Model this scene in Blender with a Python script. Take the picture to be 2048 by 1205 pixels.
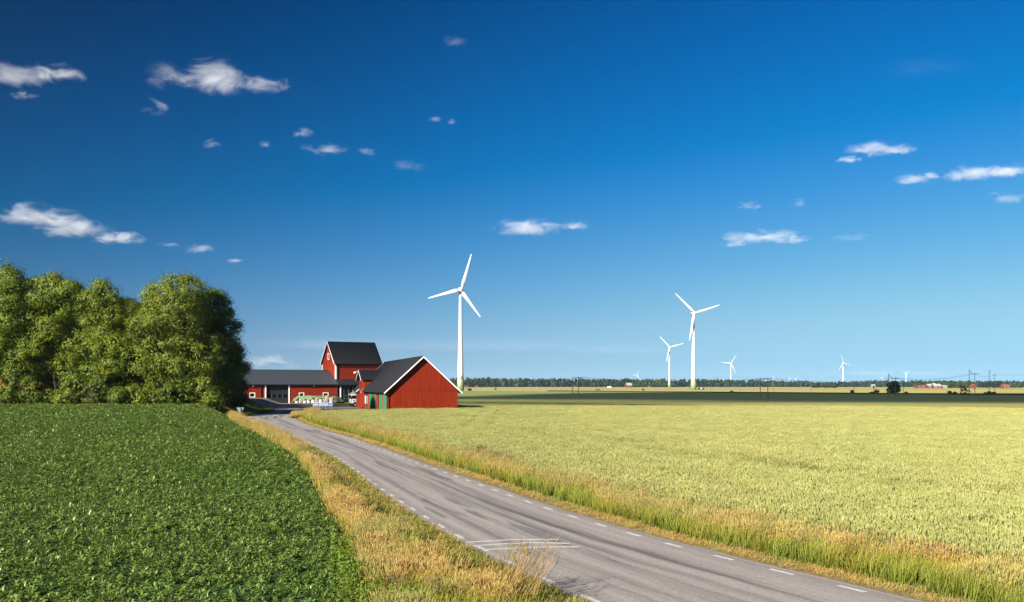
import bpy, math, random
import numpy as np
from mathutils import Vector, Matrix, Euler
R = math.radians
random.seed(7); rng = np.random.default_rng(7)
for o in list(bpy.data.objects): bpy.data.objects.remove(o)
S = bpy.context.scene; COL = S.collection

# ------------------------------------------------------------------ camera, sky, sun, exposure
F, CX, HY, H = 1800.0, 1024.0, 771.0, 5.2          # focal length in photo pixels, principal column, horizon row, eye height
cam_d = bpy.data.cameras.new('camera'); cam = bpy.data.objects.new('camera', cam_d); COL.objects.link(cam)
cam.location = (0, 0, H); cam.rotation_euler = (R(90), 0, 0)
cam_d.sensor_width = 36.0; cam_d.lens = 36.0 * F / 2048.0
cam_d.shift_y = (HY - 602.5) / 2048.0
cam_d.clip_start = 0.2; cam_d.clip_end = 90000.0
S.camera = cam
SUN_EL, SUN_AZ = 28.0, 39.0                         # elevation; bearing from straight behind the camera towards the left
TS = Vector((-math.sin(R(SUN_AZ)) * math.cos(R(SUN_EL)), -math.cos(R(SUN_AZ)) * math.cos(R(SUN_EL)), math.sin(R(SUN_EL))))
sun_d = bpy.data.lights.new('sun', 'SUN'); sun_d.energy = 5.0; sun_d.angle = R(0.53); sun_d.color = (1.0, 0.945, 0.85)
sun = bpy.data.objects.new('sun', sun_d); COL.objects.link(sun)
sun.location = (-200, -280, 200); sun.rotation_euler = TS.to_track_quat('Z', 'Y').to_euler()
W = bpy.data.worlds.new('World'); S.world = W; W.use_nodes = True
nt = W.node_tree; nt.nodes.clear()
def N(nt, typ, **kw):
    n = nt.nodes.new(typ)
    for k, v in kw.items():
        if k == 'inp':
            for kk, vv in v.items(): n.inputs[kk].default_value = vv
        else: setattr(n, k, v)
    return n
L = lambda nt, a, b: nt.links.new(a, b)
sky = N(nt, 'ShaderNodeTexSky', sky_type='NISHITA', sun_disc=False, sun_elevation=R(SUN_EL), sun_rotation=R(180 + SUN_AZ),
        altitude=100.0, air_density=1.0, dust_density=0.3, ozone_density=1.0)
# a polarising sky: darkest a right angle away from the sun
geo = N(nt, 'ShaderNodeNewGeometry')
dot = N(nt, 'ShaderNodeVectorMath', operation='DOT_PRODUCT'); dot.inputs[1].default_value = (-TS.x, -TS.y, -TS.z)
L(nt, geo.outputs['Incoming'], dot.inputs[0])
sq = N(nt, 'ShaderNodeMath', operation='MULTIPLY'); L(nt, dot.outputs['Value'], sq.inputs[0]); L(nt, dot.outputs['Value'], sq.inputs[1])
s1 = N(nt, 'ShaderNodeMath', operation='SUBTRACT', inp={0: 1.0}); L(nt, sq.outputs[0], s1.inputs[1])
s2 = N(nt, 'ShaderNodeMath', operation='ADD', inp={0: 1.0}); L(nt, sq.outputs[0], s2.inputs[1])
pol = N(nt, 'ShaderNodeMath', operation='DIVIDE'); L(nt, s1.outputs[0], pol.inputs[0]); L(nt, s2.outputs[0], pol.inputs[1])
tcw = N(nt, 'ShaderNodeTexCoord'); szw = N(nt, 'ShaderNodeSeparateXYZ'); L(nt, tcw.outputs['Generated'], szw.inputs[0])
kz = N(nt, 'ShaderNodeMapRange', inp={'From Min': 0.0, 'From Max': 0.4, 'To Min': -0.64, 'To Max': -0.85}); L(nt, szw.outputs[2], kz.inputs[0])   # weaker near the horizon
pk = N(nt, 'ShaderNodeMath', operation='MULTIPLY_ADD', inp={2: 1.0}); L(nt, pol.outputs[0], pk.inputs[0]); L(nt, kz.outputs[0], pk.inputs[1])
# the camera's rich slide-film rendering of a clear sky: each channel of the sky scaled, its veil taken off
sep = N(nt, 'ShaderNodeSeparateColor'); L(nt, sky.outputs[0], sep.inputs[0]); com = N(nt, 'ShaderNodeCombineColor')
for k, (g_, o_, c_) in enumerate(((0.508, -1.34, 2.4), (0.58, -0.28, 5.0), (1.08, 0.0, 6.3))):
    ma = N(nt, 'ShaderNodeMath', operation='MULTIPLY_ADD', inp={1: g_, 2: o_}); L(nt, sep.outputs[k], ma.inputs[0])
    mi = N(nt, 'ShaderNodeMath', operation='SMOOTH_MIN', inp={1: c_, 2: c_ * 0.45}); L(nt, ma.outputs[0], mi.inputs[0])
    mz = N(nt, 'ShaderNodeMath', operation='SMOOTH_MAX', inp={1: 0.0, 2: 0.05}); L(nt, mi.outputs[0], mz.inputs[0]); L(nt, mz.outputs[0], com.inputs[k])
mulc = N(nt, 'ShaderNodeVectorMath', operation='SCALE'); L(nt, com.outputs[0], mulc.inputs[0]); L(nt, pk.outputs[0], mulc.inputs['Scale'])
bg = N(nt, 'ShaderNodeBackground', inp={'Strength': 0.05}); L(nt, mulc.outputs[0], bg.inputs['Color'])
wo = N(nt, 'ShaderNodeOutputWorld'); L(nt, bg.outputs[0], wo.inputs['Surface'])
S.view_settings.view_transform = 'Standard'; S.view_settings.look = 'None'
S.view_settings.exposure = 1.60; S.view_settings.gamma = 1.0; S.view_settings.use_curve_mapping = False
S.render.engine = 'CYCLES'
cy = S.cycles
cy.max_bounces = 8; cy.diffuse_bounces = 3; cy.glossy_bounces = 2; cy.transmission_bounces = 3; cy.volume_bounces = 5; cy.transparent_max_bounces = 12
cy.use_denoising = True; cy.caustics_reflective = False; cy.caustics_refractive = False
try: cy.denoiser = 'OPENIMAGEDENOISE'
except Exception: pass

# ------------------------------------------------------------------ helpers
def tag(o, label=None, cat=None, group=None, kind=None):
    if label: o['label'] = label
    if cat: o['category'] = cat
    if group: o['group'] = group
    if kind: o['kind'] = kind
    return o
def thing(name, label, cat, loc=(0, 0, 0), rz=0.0, group=None):
    o = bpy.data.objects.new(name, None); COL.objects.link(o)
    o.empty_display_size = 0.5; o.location = loc; o.rotation_euler = (0, 0, rz)
    return tag(o, label, cat, group)
def copy_tree(o, parent=None):
    c = o.copy(); COL.objects.link(c)
    if parent is not None: c.parent = parent
    for ch in list(o.children): copy_tree(ch, c)
    return c
def mesh_np(name, V, Fq, mat, smooth=False):
    """V (n,3) array, Fq (m,k) array of equal-length faces."""
    V = np.asarray(V, np.float32); Fq = np.asarray(Fq, np.int32)
    me = bpy.data.meshes.new(name); n, k = Fq.shape
    me.vertices.add(len(V)); me.vertices.foreach_set('co', V.ravel())
    me.loops.add(n * k); me.loops.foreach_set('vertex_index', Fq.ravel())
    me.polygons.add(n); me.polygons.foreach_set('loop_start', np.arange(0, n * k, k, dtype=np.int32))
    if smooth: me.polygons.foreach_set('use_smooth', np.ones(n, bool))
    if mat: me.materials.append(mat)
    me.update(calc_edges=True)
    return me
def ob(name, me, parent=None, loc=None, rot=None):
    o = bpy.data.objects.new(name, me); COL.objects.link(o)
    if parent is not None: o.parent = parent
    if loc is not None: o.location = loc
    if rot is not None: o.rotation_euler = rot
    return o
class MB:
    def __init__(s): s.v = []; s.f = []; s.mi = []; s.m = 0
    def poly(s, pts, m=None):
        b = len(s.v); s.v += [tuple(p) for p in pts]; s.f.append(tuple(range(b, b + len(pts)))); s.mi.append(s.m if m is None else m)
    def hexa(s, p):                                   # 8 points: bottom ring 0-3 (ccw from above), top ring 4-7
        b = len(s.v); s.v += [tuple(q) for q in p]
        for f in ((3, 2, 1, 0), (4, 5, 6, 7), (0, 1, 5, 4), (1, 2, 6, 5), (2, 3, 7, 6), (3, 0, 4, 7)):
            s.f.append(tuple(b + i for i in f)); s.mi.append(s.m)
        return s
    def box(s, x0, x1, y0, y1, z0, z1):
        return s.hexa([(x0, y0, z0), (x1, y0, z0), (x1, y1, z0), (x0, y1, z0), (x0, y0, z1), (x1, y0, z1), (x1, y1, z1), (x0, y1, z1)])
    def slab(s, q, t):                                # quad (ccw seen from outside) extruded inwards by t
        q = [Vector(p) for p in q]; n = (q[1] - q[0]).cross(q[3] - q[0]).normalized()
        return s.hexa([p - n * t for p in q] + q)
    def bar(s, a, b, w, h=None, up=(0, 0, 1)):
        a, b = Vector(a), Vector(b); d = (b - a).normalized(); h = h or w
        x = d.cross(Vector(up))
        if x.length < 1e-4: x = d.cross(Vector((1, 0, 0)))
        x.normalize(); y = x.cross(d)
        c = lambda p, i, j: p + x * (w / 2 * i) + y * (h / 2 * j)
        return s.hexa([c(a, -1, -1), c(a, 1, -1), c(b, 1, -1), c(b, -1, -1), c(a, -1, 1), c(a, 1, 1), c(b, 1, 1), c(b, -1, 1)])
    def tube(s, pts, rads, n=8, cap=True):
        pts = [Vector(p) for p in pts]; b = len(s.v); k = len(pts)
        if not hasattr(rads, '__len__'): rads = [rads] * k
        for i, p in enumerate(pts):
            d = (pts[min(i + 1, k - 1)] - pts[max(i - 1, 0)]).normalized()
            x = d.cross(Vector((0, 0, 1)))
            if x.length < 0.05: x = d.cross(Vector((0, 1, 0)))
            x.normalize(); y = x.cross(d)
            for j in range(n):
                a = 2 * math.pi * j / n
                s.v.append(tuple(p + (x * math.cos(a) + y * math.sin(a)) * rads[i]))
        for i in range(k - 1):
            for j in range(n):
                s.f.append((b + i * n + j, b + i * n + (j + 1) % n, b + (i + 1) * n + (j + 1) % n, b + (i + 1) * n + j)); s.mi.append(s.m)
        if cap:
            s.f.append(tuple(b + j for j in reversed(range(n)))); s.mi.append(s.m)
            s.f.append(tuple(b + (k - 1) * n + j for j in range(n))); s.mi.append(s.m)
        return s
    def lathe(s, prof, n=16, c=(0, 0, 0), axis='z'):
        b = len(s.v)
        for r, z in prof:
            for j in range(n):
                a = 2 * math.pi * j / n; p = (r * math.cos(a), r * math.sin(a), z)
                if axis == 'x': p = (p[2], p[0], p[1])
                if axis == 'y': p = (p[1], p[2], p[0])
                s.v.append((c[0] + p[0], c[1] + p[1], c[2] + p[2]))
        for i in range(len(prof) - 1):
            for j in range(n):
                s.f.append((b + i * n + j, b + i * n + (j + 1) % n, b + (i + 1) * n + (j + 1) % n, b + (i + 1) * n + j)); s.mi.append(s.m)
        s.f.append(tuple(b + j for j in reversed(range(n)))); s.mi.append(s.m)
        s.f.append(tuple(b + (len(prof) - 1) * n + j for j in range(n))); s.mi.append(s.m)
        return s
    def mesh(s, name, mats, smooth=False):
        me = bpy.data.meshes.new(name); me.from_pydata(s.v, [], s.f)
        for m in (mats if isinstance(mats, (list, tuple)) else [mats]): me.materials.append(m)
        me.polygons.foreach_set('material_index', s.mi)
        if smooth: me.polygons.foreach_set('use_smooth', [True] * len(s.f))
        me.update(); return me
    def build(s, name, mats, parent=None, smooth=False, loc=None, rot=None):
        return ob(name, s.mesh(name, mats, smooth), parent, loc, rot)
def box_part(name, mat, parent, *a): return MB().box(*a).build(name, mat, parent)

# ------------------------------------------------------------------ materials
AK = 0.50                                            # base colours below are noted for exposure 0.55; this brings them to the exposure set above
WHITES = ('white_trim_paint', 'turbine_white', 'truck_white_paint', 'white_bale_wrap')
def M(name, c1, c2=None, rough=0.8, scale=1.0, bump=0.0, bscale=None, spec=0.3, stretch=(1, 1, 1), detail=6, world=False, metal=0.0, attr=None, transl=0.0, bdist=0.02, lo=0.35, hi=0.65):
    if name in WHITES: c1 = tuple(c * .88 for c in c1); c2 = None if c2 is None else tuple(c * .88 for c in c2)
    if name not in WHITES: c1 = tuple(c * AK for c in c1); c2 = None if c2 is None else tuple(c * AK for c in c2)
    m = bpy.data.materials.new(name); m.use_nodes = True; nt = m.node_tree; nt.nodes.clear()
    out = N(nt, 'ShaderNodeOutputMaterial'); p = N(nt, 'ShaderNodeBsdfPrincipled', inp={'Roughness': rough, 'Metallic': metal, 'Specular IOR Level': spec})
    p.inputs['Base Color'].default_value = (*c1, 1)
    tc = N(nt, 'ShaderNodeNewGeometry').outputs['Position'] if world else N(nt, 'ShaderNodeTexCoord').outputs['Object']
    mp = N(nt, 'ShaderNodeMapping'); mp.inputs['Scale'].default_value = stretch; L(nt, tc, mp.inputs['Vector'])
    col = None
    if c2 is not None:
        nz = N(nt, 'ShaderNodeTexNoise', inp={'Scale': scale, 'Detail': detail, 'Roughness': 0.6}); L(nt, mp.outputs[0], nz.inputs['Vector'])
        rp = N(nt, 'ShaderNodeMapRange', inp={'From Min': lo, 'From Max': hi}); L(nt, nz.outputs['Fac'], rp.inputs['Value'])
        mx = N(nt, 'ShaderNodeMix', data_type='RGBA'); mx.inputs[6].default_value = (*c1, 1); mx.inputs[7].default_value = (*c2, 1)
        L(nt, rp.outputs[0], mx.inputs[0]); col = mx.outputs[2]
    if attr:
        at = N(nt, 'ShaderNodeAttribute', attribute_name=attr)
        if col is None: col = at.outputs['Color']
        else:
            mm = N(nt, 'ShaderNodeMix', data_type='RGBA', blend_type='MULTIPLY'); mm.inputs[0].default_value = 1.0
            L(nt, col, mm.inputs[6]); L(nt, at.outputs['Color'], mm.inputs[7]); col = mm.outputs[2]
    if col is not None: L(nt, col, p.inputs['Base Color'])
    if bump:
        nb = N(nt, 'ShaderNodeTexNoise', inp={'Scale': bscale or scale * 4, 'Detail': 4}); L(nt, mp.outputs[0], nb.inputs['Vector'])
        b = N(nt, 'ShaderNodeBump', inp={'Strength': bump, 'Distance': bdist}); L(nt, nb.outputs['Fac'], b.inputs['Height']); L(nt, b.outputs[0], p.inputs['Normal'])
    sh = p.outputs[0]
    if transl:
        t = N(nt, 'ShaderNodeBsdfTranslucent'); ms = N(nt, 'ShaderNodeMixShader', inp={0: transl})
        if col is not None: L(nt, col, t.inputs['Color'])
        else: t.inputs['Color'].default_value = (*c1, 1)
        L(nt, sh, ms.inputs[1]); L(nt, t.outputs[0], ms.inputs[2]); sh = ms.outputs[0]
    L(nt, sh, out.inputs['Surface'])
    m['principled'] = p.name
    return m
RED = M('red_paint', (0.34, 0.032, 0.010), (0.43, 0.047, 0.014), spec=0.1, rough=0.75, scale=2.0, bump=0.3, bscale=9, stretch=(1, 1, 0.12))
RED2 = M('weathered_red_paint', (0.25, 0.019, 0.004), (0.36, 0.040, 0.009), spec=0.08, rough=0.85, scale=3.0, bump=0.4, bscale=12, stretch=(1, 1, 0.08))
WHITE = M('white_trim_paint', (0.78, 0.78, 0.76), (0.70, 0.70, 0.67), rough=0.55, scale=2)
BLACKROOF = M('black_felt_roof', (0.016, 0.017, 0.020), (0.026, 0.027, 0.030), rough=0.75, scale=3, bump=0.3, spec=0.2)
GREYROOF = M('grey_sheet_roof', (0.060, 0.068, 0.080), (0.072, 0.080, 0.094), rough=0.5, scale=1.5, spec=0.3)
GREEN_P = M('green_door_paint', (0.045, 0.235, 0.105), (0.065, 0.30, 0.14), rough=0.7, scale=2.5, stretch=(1, 1, 0.15), bump=0.2)
DARK = M('black_metal', (0.012, 0.012, 0.014), rough=0.5)
DOORGREY = M('dark_grey_door', (0.030, 0.033, 0.038), (0.038, 0.042, 0.048), rough=0.45, scale=1.2)
GLASS = M('dark_window_glass', (0.010, 0.012, 0.014), rough=0.08, spec=0.18)
GALV = M('galvanised_steel', (0.42, 0.45, 0.46), (0.52, 0.55, 0.56), rough=0.5, metal=0.6, scale=6)
CONC = M('concrete', (0.34, 0.33, 0.30), (0.42, 0.41, 0.38), rough=0.9, scale=2, bump=0.3)
WTURB = M('turbine_white', (0.62, 0.62, 0.615), (0.58, 0.58, 0.575), rough=0.4, scale=0.3)
POLEWOOD = M('grey_pole_wood', (0.13, 0.115, 0.10), (0.19, 0.17, 0.15), rough=0.9, scale=5, stretch=(1, 1, 0.1))
WIRE = M('wire_metal', (0.10, 0.10, 0.11), rough=0.6, metal=0.5)
BARK = M('bark', (0.085, 0.065, 0.048), (0.15, 0.12, 0.09), rough=0.95, scale=6, stretch=(1, 1, 0.2), bump=0.6)
RUBBER = M('rubber', (0.015, 0.015, 0.016), rough=0.85)
# ------------------------------------------------------------------ road line and terrain (metres; the camera stands at 0,0 looking along +Y)
def smooth_curve(pts, sig):
    P = np.array(sorted(pts)); y = np.arange(-60, 330, 0.5)
    s0 = (P[1, 1] - P[0, 1]) / (P[1, 0] - P[0, 0]); s1 = (P[-1, 1] - P[-2, 1]) / (P[-1, 0] - P[-2, 0])
    x = np.interp(y, P[:, 0], P[:, 1])
    x = np.where(y < P[0, 0], P[0, 1] + s0 * (y - P[0, 0]), x); x = np.where(y > P[-1, 0], P[-1, 1] + s1 * (y - P[-1, 0]), x)
    k = np.exp(-0.5 * (np.arange(-60, 61) * 0.5 / sig) ** 2); k /= k.sum()
    xs = np.convolve(np.pad(x, 60, mode='reflect', reflect_type='odd'), k, 'valid')
    return lambda Y: np.interp(Y, y, xs)
XL = smooth_curve([(22.07, 1.30), (24.25, .27), (26.6, -.70), (28.7, -1.5), (30.8, -2.3), (33.07, -3.05), (35.3, -3.8), (37.4, -4.5), (39.7, -5.3), (47, -7.6), (56.7, -10.5),
                   (67.8, -14.0), (82.8, -19.7), (94.5, -24.3), (107.6, -29.3), (121, -34.5), (137.6, -41.8), (148, -45.2), (158.6, -46.9), (167, -46.4), (180, -47.8), (205, -50.5)], 2.6)
XR = smooth_curve([(21.6, 9.75), (23.17, 8.92), (25.3, 7.66), (27.37, 6.48), (29.34, 5.38), (31.4, 4.46), (33.55, 3.58), (35.6, 2.72), (37.6, 1.9), (47.8, -1.6), (60.2, -6.0), (75.5, -11.1),
                   (94.5, -18.0), (105.8, -22.4), (120.6, -27.8), (137.6, -33.0), (151, -36.2), (161, -38.0), (173, -39.8), (205, -43.5)], 2.6)
def sst(a, b, x):
    t = np.clip((x - a) / (b - a), 0, 1); return t * t * (3 - 2 * t)
def terrain(x, y):
    x = np.asarray(x, float); y = np.asarray(y, float)
    xb = np.where(y < 145, XL(np.minimum(y, 145)) - 1.5, -44.5 - 0.185 * (y - 145))
    d = xb - x
    return 1.75 * sst(45, 150, y) * sst(0, 5.5, d) * (1 - 0.12 * sst(160, 260, y))
def tz(x, y): return float(terrain(x, y))
def at(px, py, z=0.0):                                # the point at height z seen at photo pixel (px, py)
    D = (H - z) * F / (py - HY); return Vector(((px - CX) * D / F, D, z))
def at_t(px, py, dz=0.0):                             # ... on the terrain plus dz
    z = dz
    for _ in range(30):
        p = at(px, py, z); z = 0.6 * z + 0.4 * (tz(p.x, p.y) + dz)
    return Vector((p.x, p.y, z))
def up(px, py, D): return Vector(((px - CX) * D / F, D, H - (py - HY) * D / F))   # the point at depth D seen at (px, py)
def inpoly(P, X, Y):
    P = np.asarray(P, float); c = np.zeros(len(X), bool); j = len(P) - 1
    for i in range(len(P)):
        yi, yj, xi, xj = P[i, 1], P[j, 1], P[i, 0], P[j, 0]
        if yi != yj: c ^= ((yi > Y) != (yj > Y)) & (X < (xj - xi) * (Y - yi) / (yj - yi) + xi)
        j = i
    return c

# ------------------------------------------------------------------ ground
def ground_mat():
    m = M('ground_soil_and_grass', (0.095, 0.085, 0.030), (0.15, 0.125, 0.045), rough=0.95, scale=0.6, bump=0.5, bscale=6, world=True, bdist=0.05); return m
GROUND = ground_mat()
gx = np.concatenate([-np.geomspace(11000, 260, 9), np.arange(-220, -121, 3.0), np.arange(-120, -20, 1.5), np.arange(-18, 121, 3.0), np.geomspace(160, 11000, 10)])
gy = np.concatenate([-np.geomspace(1200, 90, 5), np.arange(-60, 131, 3.0), np.arange(133.5, 280, 1.5), np.arange(282, 301, 3.0), np.geomspace(340, 12000, 12)])
GX, GY = np.meshgrid(gx, gy); GZ = terrain(GX, GY)
yard_poly = [(-47.0, 172), (-45.2, 161.5), (-37.6, 161.5), (-36, 160.6), (-26.5, 160.8), (-22.4, 166.0), (-23.4, 168.2), (-37.0, 212.2), (-30, 236), (-30, 270), (-48, 267.5), (-76, 252.5), (-104, 237), (-108, 226), (-80, 226), (-66, 219), (-56, 204), (-49.5, 186)]
GZ = GZ - .3 * inpoly(yard_poly, GX.ravel(), GY.ravel()).reshape(GX.shape)
nx, ny = len(gx), len(gy); idx = np.arange(nx * ny).reshape(ny, nx)
Fq = np.stack([idx[:-1, :-1], idx[:-1, 1:], idx[1:, 1:], idx[1:, :-1]], -1).reshape(-1, 4)
tag(ob('ground', mesh_np('ground', np.stack([GX, GY, GZ], -1).reshape(-1, 3), Fq, GROUND, True)), kind='structure')

def strip_mesh(name, left, right, Ys, mat, n=9, off=0.045, uvname='UVMap', jitter=0.0):
    xl, xr = left(Ys), right(Ys)
    jl = jitter * np.interp(Ys, np.arange(-70, 340, 0.7), rng.normal(0, 1, len(np.arange(-70, 340, 0.7)))); jr = jitter * np.interp(Ys, np.arange(-70, 340, 0.9), rng.normal(0, 1, len(np.arange(-70, 340, 0.9))))
    t = np.linspace(0, 1, n); X = (xl + jl)[:, None] * (1 - t) + (xr + jr)[:, None] * t; Y = np.repeat(Ys[:, None], n, 1)
    Z = terrain(X, Y) + off
    i = np.arange(X.size).reshape(X.shape); f = np.stack([i[:-1, :-1], i[:-1, 1:], i[1:, 1:], i[1:, :-1]], -1).reshape(-1, 4)
    me = mesh_np(name, np.stack([X, Y, Z], -1).reshape(-1, 3), f, mat, True)
    ds = np.hypot(np.diff(Ys), np.diff((xl + xr) / 2)); s = np.concatenate([[0], np.cumsum(ds)])
    uv = me.uv_layers.new(name=uvname); U = np.stack([np.repeat(t[None], len(Ys), 0) * 6.6, np.repeat(s[:, None], n, 1)], -1).reshape(-1, 2)
    li = np.empty(len(me.loops), np.int32); me.loops.foreach_get('vertex_index', li); uv.data.foreach_set('uv', U[li].astype(np.float32).ravel())
    return me
def asphalt():
    m = bpy.data.materials.new('worn_asphalt'); m.use_nodes = True; nt = m.node_tree; nt.nodes.clear()
    out = N(nt, 'ShaderNodeOutputMaterial'); p = N(nt, 'ShaderNodeBsdfPrincipled', inp={'Roughness': 0.85, 'Specular IOR Level': 0.25}); L(nt, p.outputs[0], out.inputs[0])
    uv = N(nt, 'ShaderNodeUVMap', uv_map='UVMap'); pos = N(nt, 'ShaderNodeNewGeometry')
    sx = N(nt, 'ShaderNodeSeparateXYZ'); L(nt, uv.outputs[0], sx.inputs[0])
    # a slow sideways wander so the tracks are not ruled lines
    mw = N(nt, 'ShaderNodeMapping'); mw.inputs['Scale'].default_value = (0.05, 0.045, 1); L(nt, uv.outputs[0], mw.inputs[0])
    nw = N(nt, 'ShaderNodeTexNoise', inp={'Scale': 1.0, 'Detail': 3}); L(nt, mw.outputs[0], nw.inputs['Vector'])
    ux = N(nt, 'ShaderNodeMath', operation='MULTIPLY_ADD', inp={1: 1.6}); L(nt, nw.outputs['Fac'], ux.inputs[0]); L(nt, sx.outputs[0], ux.inputs[2])
    tr = N(nt, 'ShaderNodeValToRGB'); cr = tr.color_ramp; cr.interpolation = 'EASE'
    uu = N(nt, 'ShaderNodeMath', operation='DIVIDE', inp={1: 8.2}); L(nt, ux.outputs[0], uu.inputs[0]); L(nt, uu.outputs[0], tr.inputs[0])
    prof = [(0.0, .55), (.13, .45), (.22, .30), (.30, .62), (.36, .30), (.45, .42), (.52, .75), (.58, .35), (.645, .95), (.70, .55), (.76, .22), (.83, .34), (.9, .5), (1.0, .6)]
    while len(cr.elements) < len(prof): cr.elements.new(0.5)
    for e, (a, b) in zip(cr.elements, prof): e.position = a; e.color = (b, b, b, 1)
    ms = N(nt, 'ShaderNodeMapping'); ms.inputs['Scale'].default_value = (2.3, 0.055, 1); L(nt, uv.outputs[0], ms.inputs[0])
    n1 = N(nt, 'ShaderNodeTexNoise', inp={'Scale': 1.0, 'Detail': 7, 'Roughness': 0.62}); L(nt, ms.outputs[0], n1.inputs['Vector'])
    r1 = N(nt, 'ShaderNodeMapRange', inp={'From Min': 0.40, 'From Max': 0.58, 'To Min': 0.22}); L(nt, n1.outputs['Fac'], r1.inputs[0])
    dk = N(nt, 'ShaderNodeMath', operation='MULTIPLY'); L(nt, tr.outputs[0], dk.inputs[0]); L(nt, r1.outputs[0], dk.inputs[1])
    m1 = N(nt, 'ShaderNodeMix', data_type='RGBA'); m1.inputs[6].default_value = (0.236, 0.208, 0.187, 1); m1.inputs[7].default_value = (0.052, 0.048, 0.047, 1); L(nt, dk.outputs[0], m1.inputs[0])
    n2 = N(nt, 'ShaderNodeTexNoise', inp={'Scale': 14.0, 'Detail': 5, 'Roughness': 0.7}); L(nt, pos.outputs['Position'], n2.inputs['Vector'])
    r2 = N(nt, 'ShaderNodeMapRange', inp={'From Min': 0.3, 'From Max': 0.7, 'To Min': 0.72, 'To Max': 1.25}); L(nt, n2.outputs['Fac'], r2.inputs[0])
    m2 = N(nt, 'ShaderNodeVectorMath', operation='SCALE'); L(nt, m1.outputs[2], m2.inputs[0]); L(nt, r2.outputs[0], m2.inputs['Scale'])
    # tar repairs: a few sharp-edged dark patches lying along the road
    mt = N(nt, 'ShaderNodeMapping'); mt.inputs['Scale'].default_value = (0.75, 0.06, 1); mt.inputs['Location'].default_value = (3.3, 1.7, 0); L(nt, uv.outputs[0], mt.inputs[0])
    n3 = N(nt, 'ShaderNodeTexNoise', inp={'Scale': 1.0, 'Detail': 4, 'Roughness': 0.5}); L(nt, mt.outputs[0], n3.inputs['Vector'])
    r3 = N(nt, 'ShaderNodeMapRange', inp={'From Min': 0.63, 'From Max': 0.65, 'To Max': 0.5}); L(nt, n3.outputs['Fac'], r3.inputs[0])
    m3 = N(nt, 'ShaderNodeMix', data_type='RGBA'); L(nt, m2.outputs[0], m3.inputs[6]); m3.inputs[7].default_value = (0.034, 0.033, 0.035, 1); L(nt, r3.outputs[0], m3.inputs[0])
    # pale dusty edges
    L(nt, m3.outputs[2], p.inputs['Base Color'])
    b = N(nt, 'ShaderNodeBump', inp={'Strength': 0.5, 'Distance': 0.01}); n4 = N(nt, 'ShaderNodeTexNoise', inp={'Scale': 40.0, 'Detail': 3}); L(nt, pos.outputs['Position'], n4.inputs['Vector'])
    L(nt, n4.outputs['Fac'], b.inputs['Height']); L(nt, b.outputs[0], p.inputs['Normal'])
    return m
ASPH = asphalt()
PAINT = M('road_paint', (0.72, 0.71, 0.68), (0.40, 0.385, 0.37), rough=0.7, scale=9, world=True, lo=0.50, hi=0.72)
YR = np.arange(-20, 206, 1.0)
road = tag(ob('road', strip_mesh('road', XL, XR, YR, ASPH, 12, 0.045, jitter=0.05)), kind='structure')
# dry gravelly shoulders beside the asphalt
SHOULD = M('dry_shoulder', (0.21, 0.155, 0.065), (0.32, 0.235, 0.105), rough=1.0, scale=3.0, bump=0.6, bscale=18, world=True)
tag(ob('road_shoulder', strip_mesh('road_shoulder', lambda y: XR(y) - 0.2, lambda y: XR(y) + 1.25, np.arange(-20, 150, 1.0), SHOULD, 4, 0.022)), kind='structure')
tag(ob('road_shoulder', strip_mesh('road_shoulder', lambda y: XL(y) - 0.75, lambda y: XL(y) + 0.2, np.arange(-20, 168, 1.0), SHOULD, 4, 0.022)), kind='structure')

def along(curve, s_list, y0):                          # points at arc lengths along x = curve(y) from y0
    ys = np.arange(y0, 210, 0.05); xs = curve(ys); s = np.concatenate([[0], np.cumsum(np.hypot(np.diff(xs), np.diff(ys)))])
    yy = np.interp(s_list, s, ys); return np.stack([curve(yy), yy], -1)
def dashes(curve, y0, period, ln, n, wd):
    for k in range(n):
        s = np.array([0, ln / 2, ln]) + k * period + random.uniform(-.04, .04)
        P = along(curve, s, y0)
        if P[-1, 1] > 178: break
        mb = MB(); top = 0.0505
        t = P[-1] - P[0]; t /= np.hypot(*t); nrm = np.array([-t[1], t[0]])
        for i in range(2):
            w = wd / 2 * random.uniform(.9, 1.08)
            a, b = P[i] - nrm * -w, P[i] - nrm * w; c, d = P[i + 1] - nrm * w, P[i + 1] - nrm * -w
            a0, b0, c0, d0 = [Vector((q[0], q[1], 0)) for q in (a, b, c, d)]
            z0, z1 = 0.047, top
            mb.hexa([(*a0.xy, z0), (*b0.xy, z0), (*c0.xy, z0), (*d0.xy, z0), (*a0.xy, z1), (*b0.xy, z1), (*c0.xy, z1), (*d0.xy, z1)])
        mb.build('edge_dash', PAINT, road)
dashes(lambda y: XL(y) + 0.42, 10.4, 2.42, 0.85, 80, 0.13)
dashes(lambda y: XR(y) - 0.45, 10.0, 2.35, 0.85, 80, 0.13)
def stripe(px, w=0.14):
    P = [at(*q, 0.05) for q in px]; mb = MB()
    for a, b in zip(P[:-1], P[1:]): mb.bar((a.x, a.y, 0.0495), (b.x, b.y, 0.0495), w, 0.004)
    mb.build('rumble_stripe', PAINT, road)
stripe([(932, 1085), (980, 1082), (1030, 1079.5), (1117, 1079)]); stripe([(947, 1092), (1000, 1088.5), (1065, 1085.5), (1140, 1087)]); stripe([(968, 1099.5), (1030, 1096.5), (1090, 1094), (1158, 1094)])
stripe([(640, 903.2), (680, 901.3), (716, 900.3)], .13); stripe([(645, 906.2), (690, 903.6), (712, 903.2)], .11)
stripe([(598, 884.5), (630, 883), (654, 881.5)], .13); stripe([(604, 886.3), (628, 884.9), (650, 883.6)], .11); stripe([(566, 868.2), (590, 867.4), (606, 866.9)], .14)

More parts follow.
